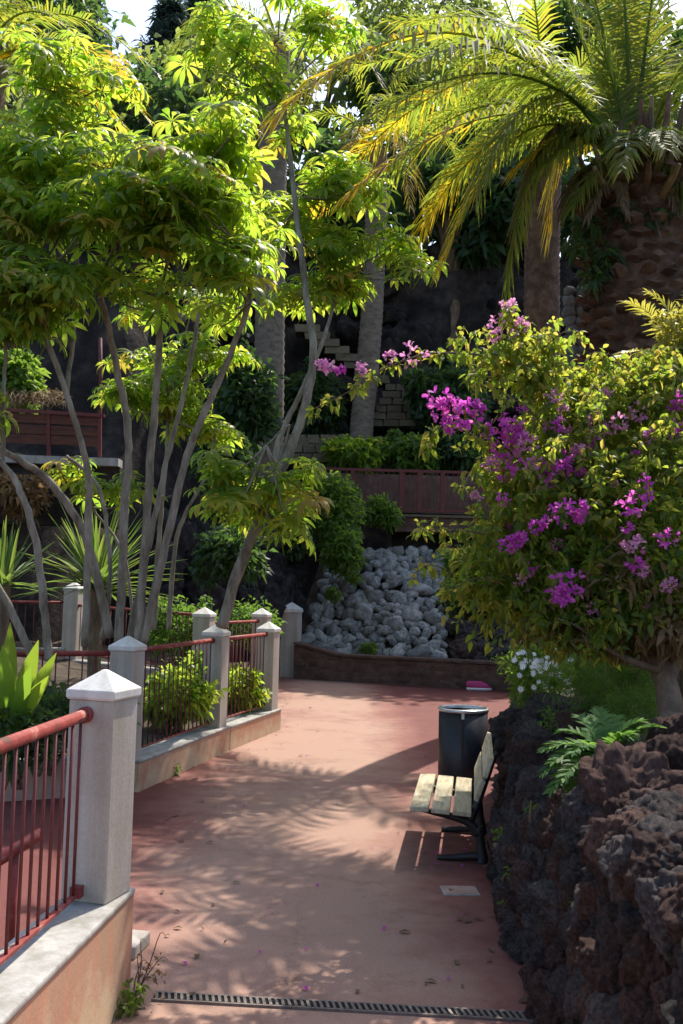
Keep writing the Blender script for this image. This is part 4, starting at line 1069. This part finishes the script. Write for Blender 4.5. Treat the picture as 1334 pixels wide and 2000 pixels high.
SPRAY2 = [(1060, 780, 7.3), (1040, 690, 7.3), (1010, 640, 7.3), (992, 600, 7.3)]
SPRAY3 = [(1080, 960, 7.0), (960, 850, 6.8), (900, 805, 6.7)]
SPRAY4 = [(1060, 1090, 6.9), (930, 1040, 6.7), (820, 1035, 6.6)]
SPRAY5 = [(980, 880, 7.2), (870, 830, 7.0), (830, 880, 7.0)]
SPRAY6 = [(1040, 1150, 6.8), (930, 1130, 6.6), (870, 1165, 6.6)]
SPRAY7 = [(1150, 830, 7.3), (1140, 740, 7.3), (1190, 690, 7.2)]
fol = MB()
def b_leaf(p, d, L):
    sd = d.cross(rdir())
    if sd.length < .1: return
    sd.normalize(); upv = sd.cross(d)
    q = [p, p + d * L * 0.33, p + d * L * 0.68 + Vector((0, 0, -0.10 * L)), p + d * L + Vector((0, 0, -0.32 * L))]
    fol.vee(q, [L * 0.10, L * 0.55, L * 0.46, L * 0.03], [sd] * 4, [upv] * 4, random.choice((-.3, .3)))
def sprig(p, d, ln, n, L=0.06):
    d = d.normalized()
    for i in range(n):
        t = (i + random.random()) / n; q = p + d * ln * t + Vector((0, 0, -0.25 * ln * t * t))
        a = (d * 0.25 + rdir() * 0.85 + Vector((0, 0, -0.25))).normalized()
        b_leaf(q + a * 0.01, a, L * random.uniform(0.7, 1.3))
BB = [(1130, 900, 120, 95, 7.3, 240), (1260, 850, 130, 110, 7.4, 260), (1050, 990, 115, 90, 7.0, 210), (1190, 1010, 130, 120, 6.9, 300), (1320, 990, 130, 150, 7.0, 260), (985, 1100, 85, 70, 6.9, 130),
      (1090, 1130, 110, 70, 6.8, 190), (1210, 1170, 110, 70, 6.7, 190), (1310, 1160, 80, 70, 6.6, 130), (1180, 770, 70, 40, 7.4, 70), (1290, 760, 80, 60, 7.5, 150), (1020, 700, 70, 40, 7.3, 60), (950, 1160, 50, 35, 6.9, 50), (1080, 790, 60, 50, 7.3, 50), (1020, 900, 60, 50, 7.1, 60), (1400, 850, 120, 150, 7.4, 140), (1430, 1080, 110, 150, 7.0, 100), (1150, 1225, 90, 30, 6.6, 90), (1040, 1190, 60, 30, 6.7, 50)]
for (px, py, rx, ry, d, n) in BB:
    c = P(px, py, d); sx, sz = rx / FPX * d, ry / FPX * d; sy = (sx + sz) * 0.5
    for i in range(n):
        dv = rdir(); r_ = random.uniform(0.4, 1.05) * (1 + 0.35 * noise.noise(dv * 2.5 + c))
        q = c + Vector((dv.x * sx, dv.y * sy, dv.z * sz)) * r_
        sprig(q, (dv + Vector((0, 0, 0.25)) + rdir() * 0.5), random.uniform(0.10, 0.24), random.randint(8, 12))
for sp__, w_, per in ((SPRAY1, 0.012, 26), (SPRAY2, 0.008, 30), (SPRAY3, 0.010, 22), (SPRAY4, 0.007, 26), (SPRAY5, 0.007, 24), (SPRAY6, 0.007, 26), (SPRAY7, 0.007, 26)):
    pts = [P(*q) for q in sp__]; line, rr = smooth_line(pts, [lerp(w_, 0.003, i / (len(pts) - 1)) for i in range(len(pts))], 8)
    MB().tube(line, rr, 6).build('branch', 'bark_brown', bg_, smooth=True)
    for a, b in zip(line, line[1:]):
        for k in range(2):
            if random.random() < 0.62: sprig(a.lerp(b, random.random()), rdir() + Vector((0, 0, .1)), 0.05, random.randint(3, 6), 0.06)
for k in range(44):         # arching shoots that break the outline
    px, py, rx, ry, d, n = random.choice(BB[:14]); dv = Vector((random.uniform(-1, .6), random.uniform(-.7, .3), random.uniform(-.4, 1))).normalized()
    a_ = P(px, py, d) + Vector((dv.x * rx, dv.y * rx, dv.z * ry)) / FPX * d * 0.8; ln = random.uniform(0.25, 0.55)
    b_ = a_ + dv * ln; c_ = b_ + Vector((dv.x * .12, dv.y * .1, -0.10)); line, rr = smooth_line([a_, a_.lerp(b_, .6) + Vector((0, 0, .05)), b_, c_], [0.006, 0.005, 0.003, 0.002], 4)
    MB().tube(line, rr, 4).build('shoot', 'bark_brown', bg_)
    for q in line[2:]: sprig(q, rdir(), 0.05, random.randint(1, 4), 0.055)
for i in range(120):        # fuller foliage on the upper spray
    q = P(random.uniform(900, 1070), random.uniform(640, 760), random.uniform(7.1, 7.5)); 
    if random.random() < 0.6: sprig(q, rdir(), 0.12, 8, 0.055)
tag(fol.build('foliage', 'leaf_boug', bg_), kind='stuff')
dry = MB()
for (px, py, rx, ry, d, n) in ((1240, 1240, 110, 40, 6.6, 420), (1130, 1220, 120, 40, 6.7, 220), (1310, 1235, 60, 50, 6.4, 300), (1250, 1130, 120, 60, 6.5, 160)):
    leaf_cloud(dry, P(px, py, d), (rx / FPX * d, 0.25, ry / FPX * d), n, 0.09, 0.035, 0.1, -0.4, 0.4)
tag(dry.build('dry_leaves', 'leaf_boug_dry', bg_), kind='stuff')
for k in range(46):
    a_ = P(random.uniform(1060, 1330), random.uniform(1170, 1260), random.uniform(6.4, 6.8)); b_ = a_ + Vector((random.uniform(-.25, .2), random.uniform(-.2, .1), random.uniform(-.16, .1)))
    MB().tube([a_, a_.lerp(b_, .5) + rv(.03), b_], [0.006, 0.005, 0.002], 4, sub=3).build('twig', 'bark_brown', bg_)
# flower clusters
def bract_cluster(seed, n, R_):
    rs = random.Random(seed); random.seed(seed); m = MB()
    for i in range(n):
        d = rdir(); p = d * R_ * rs.uniform(0.2, 1.0); p.z *= 0.75; ax = (d + rdir() * 0.6).normalized()
        x = ax.cross(rdir()).normalized(); y_ = ax.cross(x)
        for k in range(3):
            a = k * 2.094 + rs.uniform(-.2, .2); o_ = x * math.cos(a) + y_ * math.sin(a); sd = ax.cross(o_)
            L = rs.uniform(0.02, 0.03)
            m.vee([p, p + (o_ * 0.5 + ax * 0.6) * L, p + (o_ * 0.95 + ax * 0.95) * L, p + (o_ * 1.3 + ax * 0.95) * L], [L * .2, L * .85, L * .8, L * .06], [sd] * 4, [ax] * 4, 0.2)
    return m.mesh('flower_cluster')
FC = [bract_cluster(200 + i, 15, 0.06 + 0.014 * i) for i in range(4)]
FCM = [with_mat(m, 'bract') for m in FC]; FCP = [with_mat(m, 'bract_pale') for m in FC]
random.seed(77)
FL = [(875, 800, 6.65, 1.25, 0), (905, 810, 6.65, 1.25, 0), (860, 790, 6.65, 1.0, 0), (930, 800, 6.7, 0.9, 0), (880, 830, 6.65, 0.9, 0), (990, 830, 6.8, 1.0, 0), (1005, 850, 6.8, 1.0, 0), (980, 868, 6.8, .9, 0), (1010, 880, 6.8, .7, 1), (995, 918, 6.8, 1.0, 0),
      (960, 905, 6.8, .7, 1), (1070, 920, 6.75, .9, 0), (1110, 895, 6.8, 1.0, 0), (1088, 832, 6.9, .7, 0), (1080, 775, 7.0, .7, 1), (1020, 800, 7.0, .6, 0), (1155, 860, 6.9, .7, 0), (1160, 825, 7.0, .8, 1), (1240, 810, 7.1, .8, 1), (1180, 840, 7.0, .7, 1),
      (990, 600, 7.25, .7, 1), (965, 635, 7.25, .8, 1), (1018, 635, 7.25, .9, 1), (1000, 650, 7.25, .6, 1), (965, 660, 7.25, .6, 1), (810, 692, 7.0, .9, 1), (762, 697, 6.95, .6, 1), (708, 720, 6.9, .7, 1), (640, 715, 6.88, .8, 1), (665, 725, 6.88, .7, 0), (628, 712, 6.88, .5, 1),
      (1130, 990, 6.3, .9, 0), (1095, 1000, 6.3, .8, 0), (1060, 1020, 6.3, .7, 0), (1020, 1050, 6.35, .8, 0), (990, 1062, 6.35, .7, 0), (1005, 1062, 6.35, .7, 0), (980, 975, 6.5, .5, 0), (930, 970, 6.6, .5, 1), (1105, 1135, 6.2, .9, 0), (1110, 1162, 6.2, 1.1, 0), (1090, 1160, 6.2, .8, 0),
      (1230, 985, 6.3, .9, 0), (1260, 940, 6.4, .6, 0), (1265, 970, 6.35, .5, 0), (1235, 1070, 6.2, .8, 1), (1240, 1100, 6.2, .8, 0), (1300, 1050, 6.25, .7, 0), (1325, 840, 6.9, .8, 0), (1328, 780, 7.0, .7, 0), (1300, 1140, 6.2, .6, 1), (1070, 940, 6.6, .6, 0), (1050, 1030, 6.3, .5, 0), (1130, 1010, 6.3, .6, 0), (1030, 860, 6.75, .8, 1), (975, 845, 6.75, .9, 0), (1040, 905, 6.7, .8, 1), (1090, 915, 6.7, .8, 0), (1130, 880, 6.75, .7, 1), (1210, 830, 6.9, .7, 1), (1270, 850, 6.8, .6, 1), (1100, 800, 6.95, .6, 1), (1180, 770, 7.1, .6, 1), (1225, 1030, 6.2, .6, 0), (1255, 1115, 6.15, .6, 1)]
for k in range(46):
    px, py, rx, ry, d, n = random.choice(BB[:9]); a = random.uniform(0, 6.28); q = random.uniform(.5, 1.0)
    FL.append((px + rx * q * math.cos(a), py + ry * q * math.sin(a), d - rx / FPX * d * math.sqrt(max(0, 1.05 - q * q)) * .75, random.uniform(.28, .55), random.random() < .55))
for (px, py, d, s, pale) in FL:
    o = link('flower_cluster', random.choice(FCP if pale else FCM), None, bg_, P(px, py, d), rot=rquat(), scale=s * random.uniform(1.05, 1.3))
    o['kind'] = 'stuff'
    if py > 1090 and px < 1120 and s > 1: o['label'] = 'lowest magenta flower cluster'

# ------------------------------------------------------------------ plants on the lava wall
random.seed(71)
sb = P(1055, 1345, 9.0); sb.z = bed_z(sb.x, sb.y)
t = bush('daisy_bush', sb, [(P(1072, 1305, 9.0), (0.36, 0.35, 0.22), 1500), (P(1030, 1318, 9.2), (0.16, 0.25, 0.17), 500), (P(1018, 1352, 9.2), (0.10, .2, 0.12), 250)], 'round dark green bush dotted with small white daisies on the lava wall', 'bush', 'leaf_shrub', 0.07, 0.022, 4, shell=0.4)
dm = MB()
for i in range(9):
    a = 2 * math.pi * i / 9; h = Vector((math.cos(a), math.sin(a), 0)); sd = Vector((-h.y, h.x, 0))
    dm.strip([h * 0.004, h * 0.016 + Vector((0, 0, .002)), h * 0.028], [0.004, 0.010, 0.004], sd)
dme = dm.mesh('flower'); dme.materials.append(MATS['petal_white'])
for i in range(52):
    p = P(random.gauss(1062, 38), random.gauss(1306, 24), 8.45 + random.uniform(-.05, .12))
    link('flower', dme, None, t, p, rot=(Vector((-.25, -.9, .5)) + rv(.4)).to_track_quat('Z', 'Y'), scale=random.uniform(0.85, 1.25))
gb = P(1190, 1375, 7.6); gb.z = bed_z(gb.x, gb.y)
bush('feathery_shrub', gb, [(P(1190, 1330, 7.6), (0.42, 0.3, 0.24), 3200), (P(1165, 1310, 8.2), (0.22, 0.3, 0.18), 1000), (P(1240, 1390, 6.9), (0.2, 0.3, 0.15), 1300), (P(1270, 1320, 7.3), (0.15, 0.3, 0.2), 700)], 'soft bright green feathery shrub under the bougainvillea trunk', 'shrub', 'leaf_moss', 0.085, 0.008, 4, up=0.6)
# silvery fern-like rosette hanging over the wall
fp = P(1180, 1480, 5.25)
t = thing('fern_plant', fp, 'pale green fern rosette spilling over the lava wall beside the tall rock', 'fern')
for (px, py, d) in ((1065, 1465, 5.6), (1060, 1510, 5.5), (1075, 1545, 5.4), (1095, 1430, 5.9), (1130, 1400, 6.1), (1170, 1385, 6.2), (1205, 1400, 6.1), (1110, 1560, 5.4), (1080, 1490, 5.5), (1250, 1410, 5.8), (1285, 1420, 5.7), (1120, 1470, 5.5), (1150, 1550, 5.4), (1100, 1520, 5.3), (1230, 1440, 5.6)):
    tp = P(px, py, d * 0.91); md = fp.lerp(tp, 0.5) + Vector((0, 0, 0.10))
    frond(t, fp + rv(0.02), md, tp, leaf=0.095, n=26, mat='leaf_fern', droop=0.3, rw=0.004, start=0.15, wd=0.018, name='leaf')
def weed(name, p, label, s=0.12, n=70, mat='leaf_shrub', L=0.05, W=0.02, cat='weed'):
    return bush(name, p, [(p + Vector((0, 0, s * 0.7)), (s, s, s * 0.8), n)], label, cat, mat, L, W, 3, shell=0.1)
weed('weed', G(1000, 1800) + Vector((0.02, 0, 0.0)), 'small green weed at the foot of the lava wall below the bench', 0.09, 90)
weed('weed', G(1108, 1990) + Vector((0, -0.05, 0.02)), 'bright yellow-green leafy weed at the wall foot in the bottom right corner', 0.09, 110, 'leaf_paddle', 0.06, 0.03)
weed('weed', G(232, 1962) + Vector((0.05, -0.08, 0)), 'tufted weed at the foot of the nearest white-capped post', 0.085, 80, 'leaf_shrub', 0.05, 0.018)
weed('weed', G(335, 1512) + Vector((0.03, -0.05, 0)), 'tiny green weed growing against the middle kerb', 0.07, 70)
weed('weed', P(1062, 1600, 5.6), 'grassy tuft growing out of the lava wall below the fern', 0.08, 60, 'leaf_moss')
for (px, py, d, sz, lab) in ((988, 1650, 6.55, .07, 'small fern tuft low on the lava wall just behind the bench leg'), (1010, 1720, 5.9, .06, 'tiny tuft on the lava wall right of the cover plate'), (1150, 1575, 4.95, .07, 'grass tuft hanging under the pale fern on the lava wall'),
                              (1048, 1545, 6.3, .07, 'green tuft on the wall face above the bench back'), (1150, 1800, 4.35, .06, 'lone green sprig in the middle of the near lava rocks'), (1085, 1425, 8.0, .12, 'dark tuft on the wall top behind the fern')):
    weed('wall_weed', P(px, py, d), lab, sz, 60, random.choice(('leaf_moss', 'leaf_shrub')), 0.05, 0.015)
vs = G(262, 1955)
t = thing('dry_weed', vs, 'thin dry twiggy weed standing beside the nearest post foot', 'weed')
for k in range(5):
    tp = vs + Vector((random.uniform(-.05, .16), random.uniform(-.05, .1), random.uniform(.12, .34)))
    MB().tube([vs + rv(.01), vs.lerp(tp, .5) + rv(.03), tp, tp + Vector((.03, 0, -.02))], [0.004, 0.003, 0.002, 0.001], 4, sub=3).build('stem', 'bark_brown', t)
m = MB(); leaf_cloud(m, vs + Vector((.08, .03, .13)), (.09, .06, .1), 60, 0.025, 0.012, 0.1); tag(m.build('foliage', 'leaf_boug_dry', t), kind='stuff')

random.seed(79)
for nm, mt, n, lab, cat in (('fallen_petals', 'bract', 70, 'scattered magenta petals fallen on the path below the bougainvillea', 'petals'), ('fallen_leaves', 'leaf_dead', 150, 'dry brown leaves scattered along the edges of the path', 'leaves')):
    m = MB()
    for k in range(n):
        yy = random.uniform(3.6, 19); side_ = random.random()
        lo = interp([(4.9, -0.9), (8, -1.4), (10, -1.5), (14, -0.9), (19, -1.0)], yy); hi = wall_x(yy) - 0.03
        f = 1 - abs(random.gauss(0, .16)) if side_ < .6 else abs(random.gauss(0, .12)) if side_ < .85 else random.random()
        p = Vector((lerp(lo, hi, min(1, max(0, f))), yy, 0.007)); a = random.uniform(0, 6.28); d = Vector((math.cos(a), math.sin(a), 0)); sd = Vector((-d.y, d.x, 0)); L = random.uniform(.025, .05) if 'pet' in nm else random.uniform(.03, .075)
        m.vee([p, p + d * L * .5 + Vector((0, 0, .006)), p + d * L + Vector((0, 0, random.uniform(0, .015)))], [L * .15, L * .55, .002], [sd] * 3, [Vector((0, 0, 1))] * 3, .3)
    tag(m.build(nm, mt), lab, cat, kind='stuff')

# ------------------------------------------------------------------ yucca, paddle plant, bed shrubs
random.seed(81)
def sword_plant(name, c, n, L, label, lo=0.1, mat='leaf_sword', W=0.05):
    t = thing(name, c, label, 'plant'); c = Vector(c)
    for i in range(n):
        a = random.uniform(0, 6.28); el = random.uniform(lo, 1.35)
        d = Vector((math.cos(a) * math.cos(el), math.sin(a) * math.cos(el), math.sin(el))); l = L * random.uniform(0.75, 1.1)
        sd = d.cross(Vector((0, 0, 1))).normalized(); upv = sd.cross(d); b = c + rv(0.06)
        pts = [b + d * l * f + Vector((0, 0, -0.22 * l * f * f * math.cos(el))) for f in (0, .3, .6, .85, 1)]
        MB().vee(pts, [W * .7, W, W * .85, W * .45, 0.004], [sd] * 5, [upv] * 5, 0.45).build('leaf', mat, t, loc=b)
    return t
yc = P(190, 1150, 13.6)
t = sword_plant('yucca', yc, 130, 1.35, 'large spiky yucca with long sword leaves behind the grey tree stems', 0.0)
MB().tube([Vector((yc.x, yc.y, lbed_z(yc.x, yc.y) - .05)), yc], [0.09, 0.11], 8).build('trunk', 'bark_brown', t)
yc = P(10, 1140, 12.4)
t = sword_plant('yucca', yc, 40, 0.9, 'smaller spiky yucca at the left edge beside the bent stems', 0.0)
MB().tube([Vector((yc.x, yc.y, lbed_z(yc.x, yc.y) - .05)), yc], [0.07, 0.08], 8).build('trunk', 'bark_brown', t)
bp_ = P(20, 1345, 8.3); bp_.z = 0.5
t = thing('paddle_plant', bp_, 'broad-leaved bright green plant at the left edge behind the second rail', 'plant')
for (tx, ty, d, wd) in ((20, 1215, 8.2, .15), (75, 1250, 8.1, .15), (110, 1275, 8.2, .13), (-20, 1230, 8.2, .16), (-60, 1270, 8.3, .15), (60, 1300, 7.9, .13), (5, 1260, 7.9, .15), (95, 1320, 8.0, .12)):
    tp = P(tx, ty, d); b = bp_ + rv(.04); md = b.lerp(tp, .5) + Vector((0, 0, .10))
    pts = bez(b, md, tp, 9); dr = (tp - b).normalized(); sd = dr.cross(Vector((0, 1, 0.4))).normalized()
    sds = [sd] * 10; ups = [sd.cross(dr)] * 10
    MB().vee(pts, [wd * q for q in (.06, .06, .2, .65, .95, 1, .95, .75, .4, .03)], sds, ups, .3).build('leaf', 'leaf_paddle', t, loc=b, smooth=True)
for i, (px, py, d, s, n, mt, lab) in enumerate((
        (345, 1350, 11.3, 0.30, 900, 'leaf_umbrella', 'yellow-green shrub behind the bars between second and third posts'),
        (322, 1385, 11.4, 0.18, 400, 'leaf_shrub', 'low shrub at the kerb just right of the second post'),
        (452, 1345, 13.2, 0.30, 800, 'leaf_umbrella', 'leafy shrub behind the bars between third and fourth posts'),
        (385, 1320, 12.6, 0.25, 600, 'leaf_shrub', 'dark leafy shrub behind the third post'),
        (345, 1225, 14.6, 0.45, 1200, 'leaf_moss', 'low green mound of plants before the rear railing'),
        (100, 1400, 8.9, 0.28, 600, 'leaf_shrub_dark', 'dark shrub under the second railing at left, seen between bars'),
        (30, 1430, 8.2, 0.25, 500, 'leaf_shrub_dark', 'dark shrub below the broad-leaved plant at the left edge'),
        (190, 1390, 9.3, 0.22, 500, 'leaf_shrub', 'small green shrub at the feet of the grey stems'),
        (485, 1215, 17.0, 0.4, 900, 'leaf_moss', 'yellow-green leafy plants at the foot of the leaning trunk'))):
    p = P(px, py, d); b = Vector((p.x, p.y, lbed_z(p.x, p.y) - .03)); p.z = max(p.z, b.z + s * .5)
    bush('bed_shrub', b, [(p, (s * 1.3, s, s), n), (p + Vector((s * .8, .1, -s * .3)), s * .6, n // 3)], lab, 'shrub', mt, 0.11, 0.045, 4, shell=0.2, group='shrubs in the left bed')

# ------------------------------------------------------------------ shrubs about the bank and terraces
random.seed(91)
for (px, py, d, rx, rz, n, mt, L, lab) in (
        (640, 985, 23.2, 0.75, 0.75, 2600, 'leaf_shrub', 0.16, 'bushy green creeper cascading beside the pale stone bank'),
        (665, 1070, 22.6, 0.45, 0.5, 1200, 'leaf_shrub', 0.15, 'lower yellowing part of the creeper just above the stones'),
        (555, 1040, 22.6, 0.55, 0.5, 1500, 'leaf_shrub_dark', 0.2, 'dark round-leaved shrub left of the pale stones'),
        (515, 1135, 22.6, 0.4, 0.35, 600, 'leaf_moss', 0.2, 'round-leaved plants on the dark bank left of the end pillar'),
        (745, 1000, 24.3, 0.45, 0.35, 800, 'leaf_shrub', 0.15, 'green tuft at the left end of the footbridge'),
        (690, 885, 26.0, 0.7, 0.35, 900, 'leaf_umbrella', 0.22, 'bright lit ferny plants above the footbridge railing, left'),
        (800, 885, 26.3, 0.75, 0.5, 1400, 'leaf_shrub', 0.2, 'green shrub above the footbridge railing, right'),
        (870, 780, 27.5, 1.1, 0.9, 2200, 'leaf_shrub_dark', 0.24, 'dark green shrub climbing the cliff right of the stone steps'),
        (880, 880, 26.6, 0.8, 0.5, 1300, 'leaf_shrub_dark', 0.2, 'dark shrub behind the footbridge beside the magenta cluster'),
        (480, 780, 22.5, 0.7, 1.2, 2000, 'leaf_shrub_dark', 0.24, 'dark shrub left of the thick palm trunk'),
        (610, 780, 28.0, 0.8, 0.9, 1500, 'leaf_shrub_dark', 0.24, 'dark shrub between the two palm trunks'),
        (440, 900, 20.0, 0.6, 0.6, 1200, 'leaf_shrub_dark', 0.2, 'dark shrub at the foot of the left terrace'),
        (30, 740, 18.6, 0.5, 0.5, 700, 'leaf_shrub', 0.2, 'green shrub on the upper left terrace edge'),
        (20, 960, 16.8, 0.6, 0.3, 700, 'leaf_boug_dry', 0.16, 'reddish-brown plant below the left terrace wall'),
        (450, 1080, 18.2, 0.6, 0.5, 900, 'leaf_shrub_dark', 0.18, 'dark plant on the lava bank left of the leaning trunk'),
        (650, 1160, 22.9, 0.16, 0.14, 120, 'leaf_shrub', 0.1, 'small green tuft among the pale stones, left'),
        (690, 1130, 23.4, 0.18, 0.14, 120, 'leaf_shrub', 0.1, 'small green tuft among the pale stones, centre'),
        (720, 1265, 22.2, 0.18, 0.12, 120, 'leaf_shrub', 0.1, 'small green tuft at the bottom of the pale stones'),
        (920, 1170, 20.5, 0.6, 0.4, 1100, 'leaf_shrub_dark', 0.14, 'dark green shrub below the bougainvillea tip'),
        (905, 1105, 22.0, 0.45, 0.4, 900, 'leaf_shrub', 0.14, 'yellow-green shrub at the right edge of the pale stones')):
    p = P(px, py, d)
    bush('bank_shrub', p + Vector((0, .1, -rz * 1.0)), [(p, (rx, rx * .8, rz), n), (p + Vector((rx * .5, -.1, -rz * .4)), rx * .6, n // 4), (p + Vector((-rx * .5, .1, rz * .3)), rx * .5, n // 5)], lab, 'shrub', mt, L, L * 0.5, 4, shell=0.25, group='shrubs about the stone bank')
# cycad fronds and yellow shrub at the right edge
cy = P(1330, 730, 8.3)
t = thing('cycad', cy, 'yellow sunlit cycad fronds at the right edge above the bougainvillea', 'cycad')
for (c, tp) in (((1300, 610, 8.2), (1225, 590, 8.0)), ((1280, 660, 8.2), (1200, 700, 7.9)), ((1330, 600, 8.3), (1270, 575, 8.4)), ((1400, 600, 8.3), (1440, 640, 8.3)), ((1290, 700, 8.0), (1190, 735, 7.8)), ((1350, 560, 8.4), (1380, 540, 8.7))):
    frond(t, cy + rv(.03), P(*c), P(*tp), leaf=0.20, n=30, mat='leaf_cycad', droop=0.5, rw=0.008, wd=0.016)
MB().tube([Vector((cy.x, cy.y, bed_z(cy.x, cy.y))), cy], [0.09, 0.08], 8).build('trunk', 'palm_bark', t)
ys = P(1330, 650, 7.7)
bush('yellow_shrub', Vector((ys.x, ys.y, bed_z(ys.x, ys.y))), [(ys, (0.16, 0.2, 0.2), 700), (P(1345, 720, 7.6), (0.2, 0.2, 0.22), 600)], 'bright yellow-green shrub at the right edge above the flowers', 'shrub', 'leaf_cycad', 0.07, 0.03, 3)

# ------------------------------------------------------------------ trees on the hill behind
random.seed(101)
def hill_z(x, y):
    pr = profile(x); return interp(pr, y)
def far_tree(px, py, d, rx, rz, n, mat, label, name='hill_tree', L=0.5, lobes=9):
    c = P(px, py, d); b = Vector((c.x + random.uniform(-.4, .4), c.y + 0.4, hill_z(c.x, c.y) - 0.4))
    t = thing(name, b, label, 'tree', 'trees on the hill behind'); m = MB()
    for i in range(lobes):
        dv = rdir(); q = c + Vector((dv.x * rx * .7, dv.y * rx * .5, dv.z * rz * .75)); s = rx * random.uniform(.32, .55)
        leaf_cloud(m, q, (s, s, s * .8), n // lobes, L, L * .42, 0.45, 0.2)
        MB().tube([c.lerp(b, .4), c.lerp(q, .4), q], [0.16, 0.10, 0.04], 6, sub=3).build('branch', 'bark_brown', t, smooth=True)
    tag(m.build('crown', mat, t), kind='stuff')
    MB().tube([b, b.lerp(c, .5) + rv(.3), c], [0.32, 0.24, 0.16], 8, sub=4).build('trunk', 'bark_brown', t, smooth=True)
for a in ((60, 330, 31, 3.2, 3.0, 2600, 'leaf_far', 'mid-green tree on the hill behind the upper left palm'),
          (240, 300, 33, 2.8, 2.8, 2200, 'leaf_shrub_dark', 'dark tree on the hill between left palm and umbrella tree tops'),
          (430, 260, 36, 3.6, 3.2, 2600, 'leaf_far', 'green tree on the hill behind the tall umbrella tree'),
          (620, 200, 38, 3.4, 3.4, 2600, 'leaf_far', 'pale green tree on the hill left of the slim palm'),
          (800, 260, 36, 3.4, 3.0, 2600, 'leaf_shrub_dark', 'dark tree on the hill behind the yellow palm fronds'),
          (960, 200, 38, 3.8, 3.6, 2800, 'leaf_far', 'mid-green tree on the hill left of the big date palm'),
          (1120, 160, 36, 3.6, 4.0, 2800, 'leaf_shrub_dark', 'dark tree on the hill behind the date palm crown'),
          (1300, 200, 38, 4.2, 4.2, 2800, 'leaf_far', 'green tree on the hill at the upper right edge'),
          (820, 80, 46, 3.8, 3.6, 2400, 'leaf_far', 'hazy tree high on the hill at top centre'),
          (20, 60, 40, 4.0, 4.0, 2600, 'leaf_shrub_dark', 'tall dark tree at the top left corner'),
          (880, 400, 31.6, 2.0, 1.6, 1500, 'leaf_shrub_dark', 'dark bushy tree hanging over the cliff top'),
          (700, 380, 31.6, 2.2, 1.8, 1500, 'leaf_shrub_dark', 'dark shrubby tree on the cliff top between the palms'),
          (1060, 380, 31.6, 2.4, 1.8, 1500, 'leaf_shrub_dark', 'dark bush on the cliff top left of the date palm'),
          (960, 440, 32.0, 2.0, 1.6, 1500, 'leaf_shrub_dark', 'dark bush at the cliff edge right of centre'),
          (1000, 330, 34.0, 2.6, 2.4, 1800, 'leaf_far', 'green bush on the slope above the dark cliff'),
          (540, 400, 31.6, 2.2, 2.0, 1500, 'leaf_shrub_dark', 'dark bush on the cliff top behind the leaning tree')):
    far_tree(*a)
def conifer(px, py0, py1, d, w_, label):
    a, b = P(px, py0, d), P(px, py1, d); gz = hill_z(b.x, b.y); base = Vector((b.x, b.y, min(b.z, gz) - .3))
    t = thing('pine_tree', base, label, 'tree', 'conifers on the hill'); m = MB()
    MB().tube([base, a], [0.3, 0.05], 7).build('trunk', 'bark_brown', t, smooth=True)
    H = a.z - b.z
    for k in range(16):
        f = k / 15; c = Vector((a.x, a.y, lerp(b.z, a.z, f))); r_ = w_ * (1.05 - f) ** 0.8
        for j in range(7):
            an = random.uniform(0, 6.28); e = Vector((math.cos(an), math.sin(an), random.uniform(-.1, .25))); tip = c + e * r_ * random.uniform(.6, 1)
            for q in (0.4, .65, .9): leaf_cloud(m, c.lerp(tip, q), (.5, .5, .3), 26, 0.5, 0.10, 0.2, 0.2)
    tag(m.build('crown', 'leaf_conifer', t), kind='stuff')
conifer(335, 20, 260, 46, 2.4, 'dark blue-green conifer against the sky at top left')
conifer(395, -20, 240, 50, 2.0, 'taller thin conifer just right of the other one')
conifer(160, -60, 200, 52, 2.4, 'faint conifer behind the upper left palm fronds')
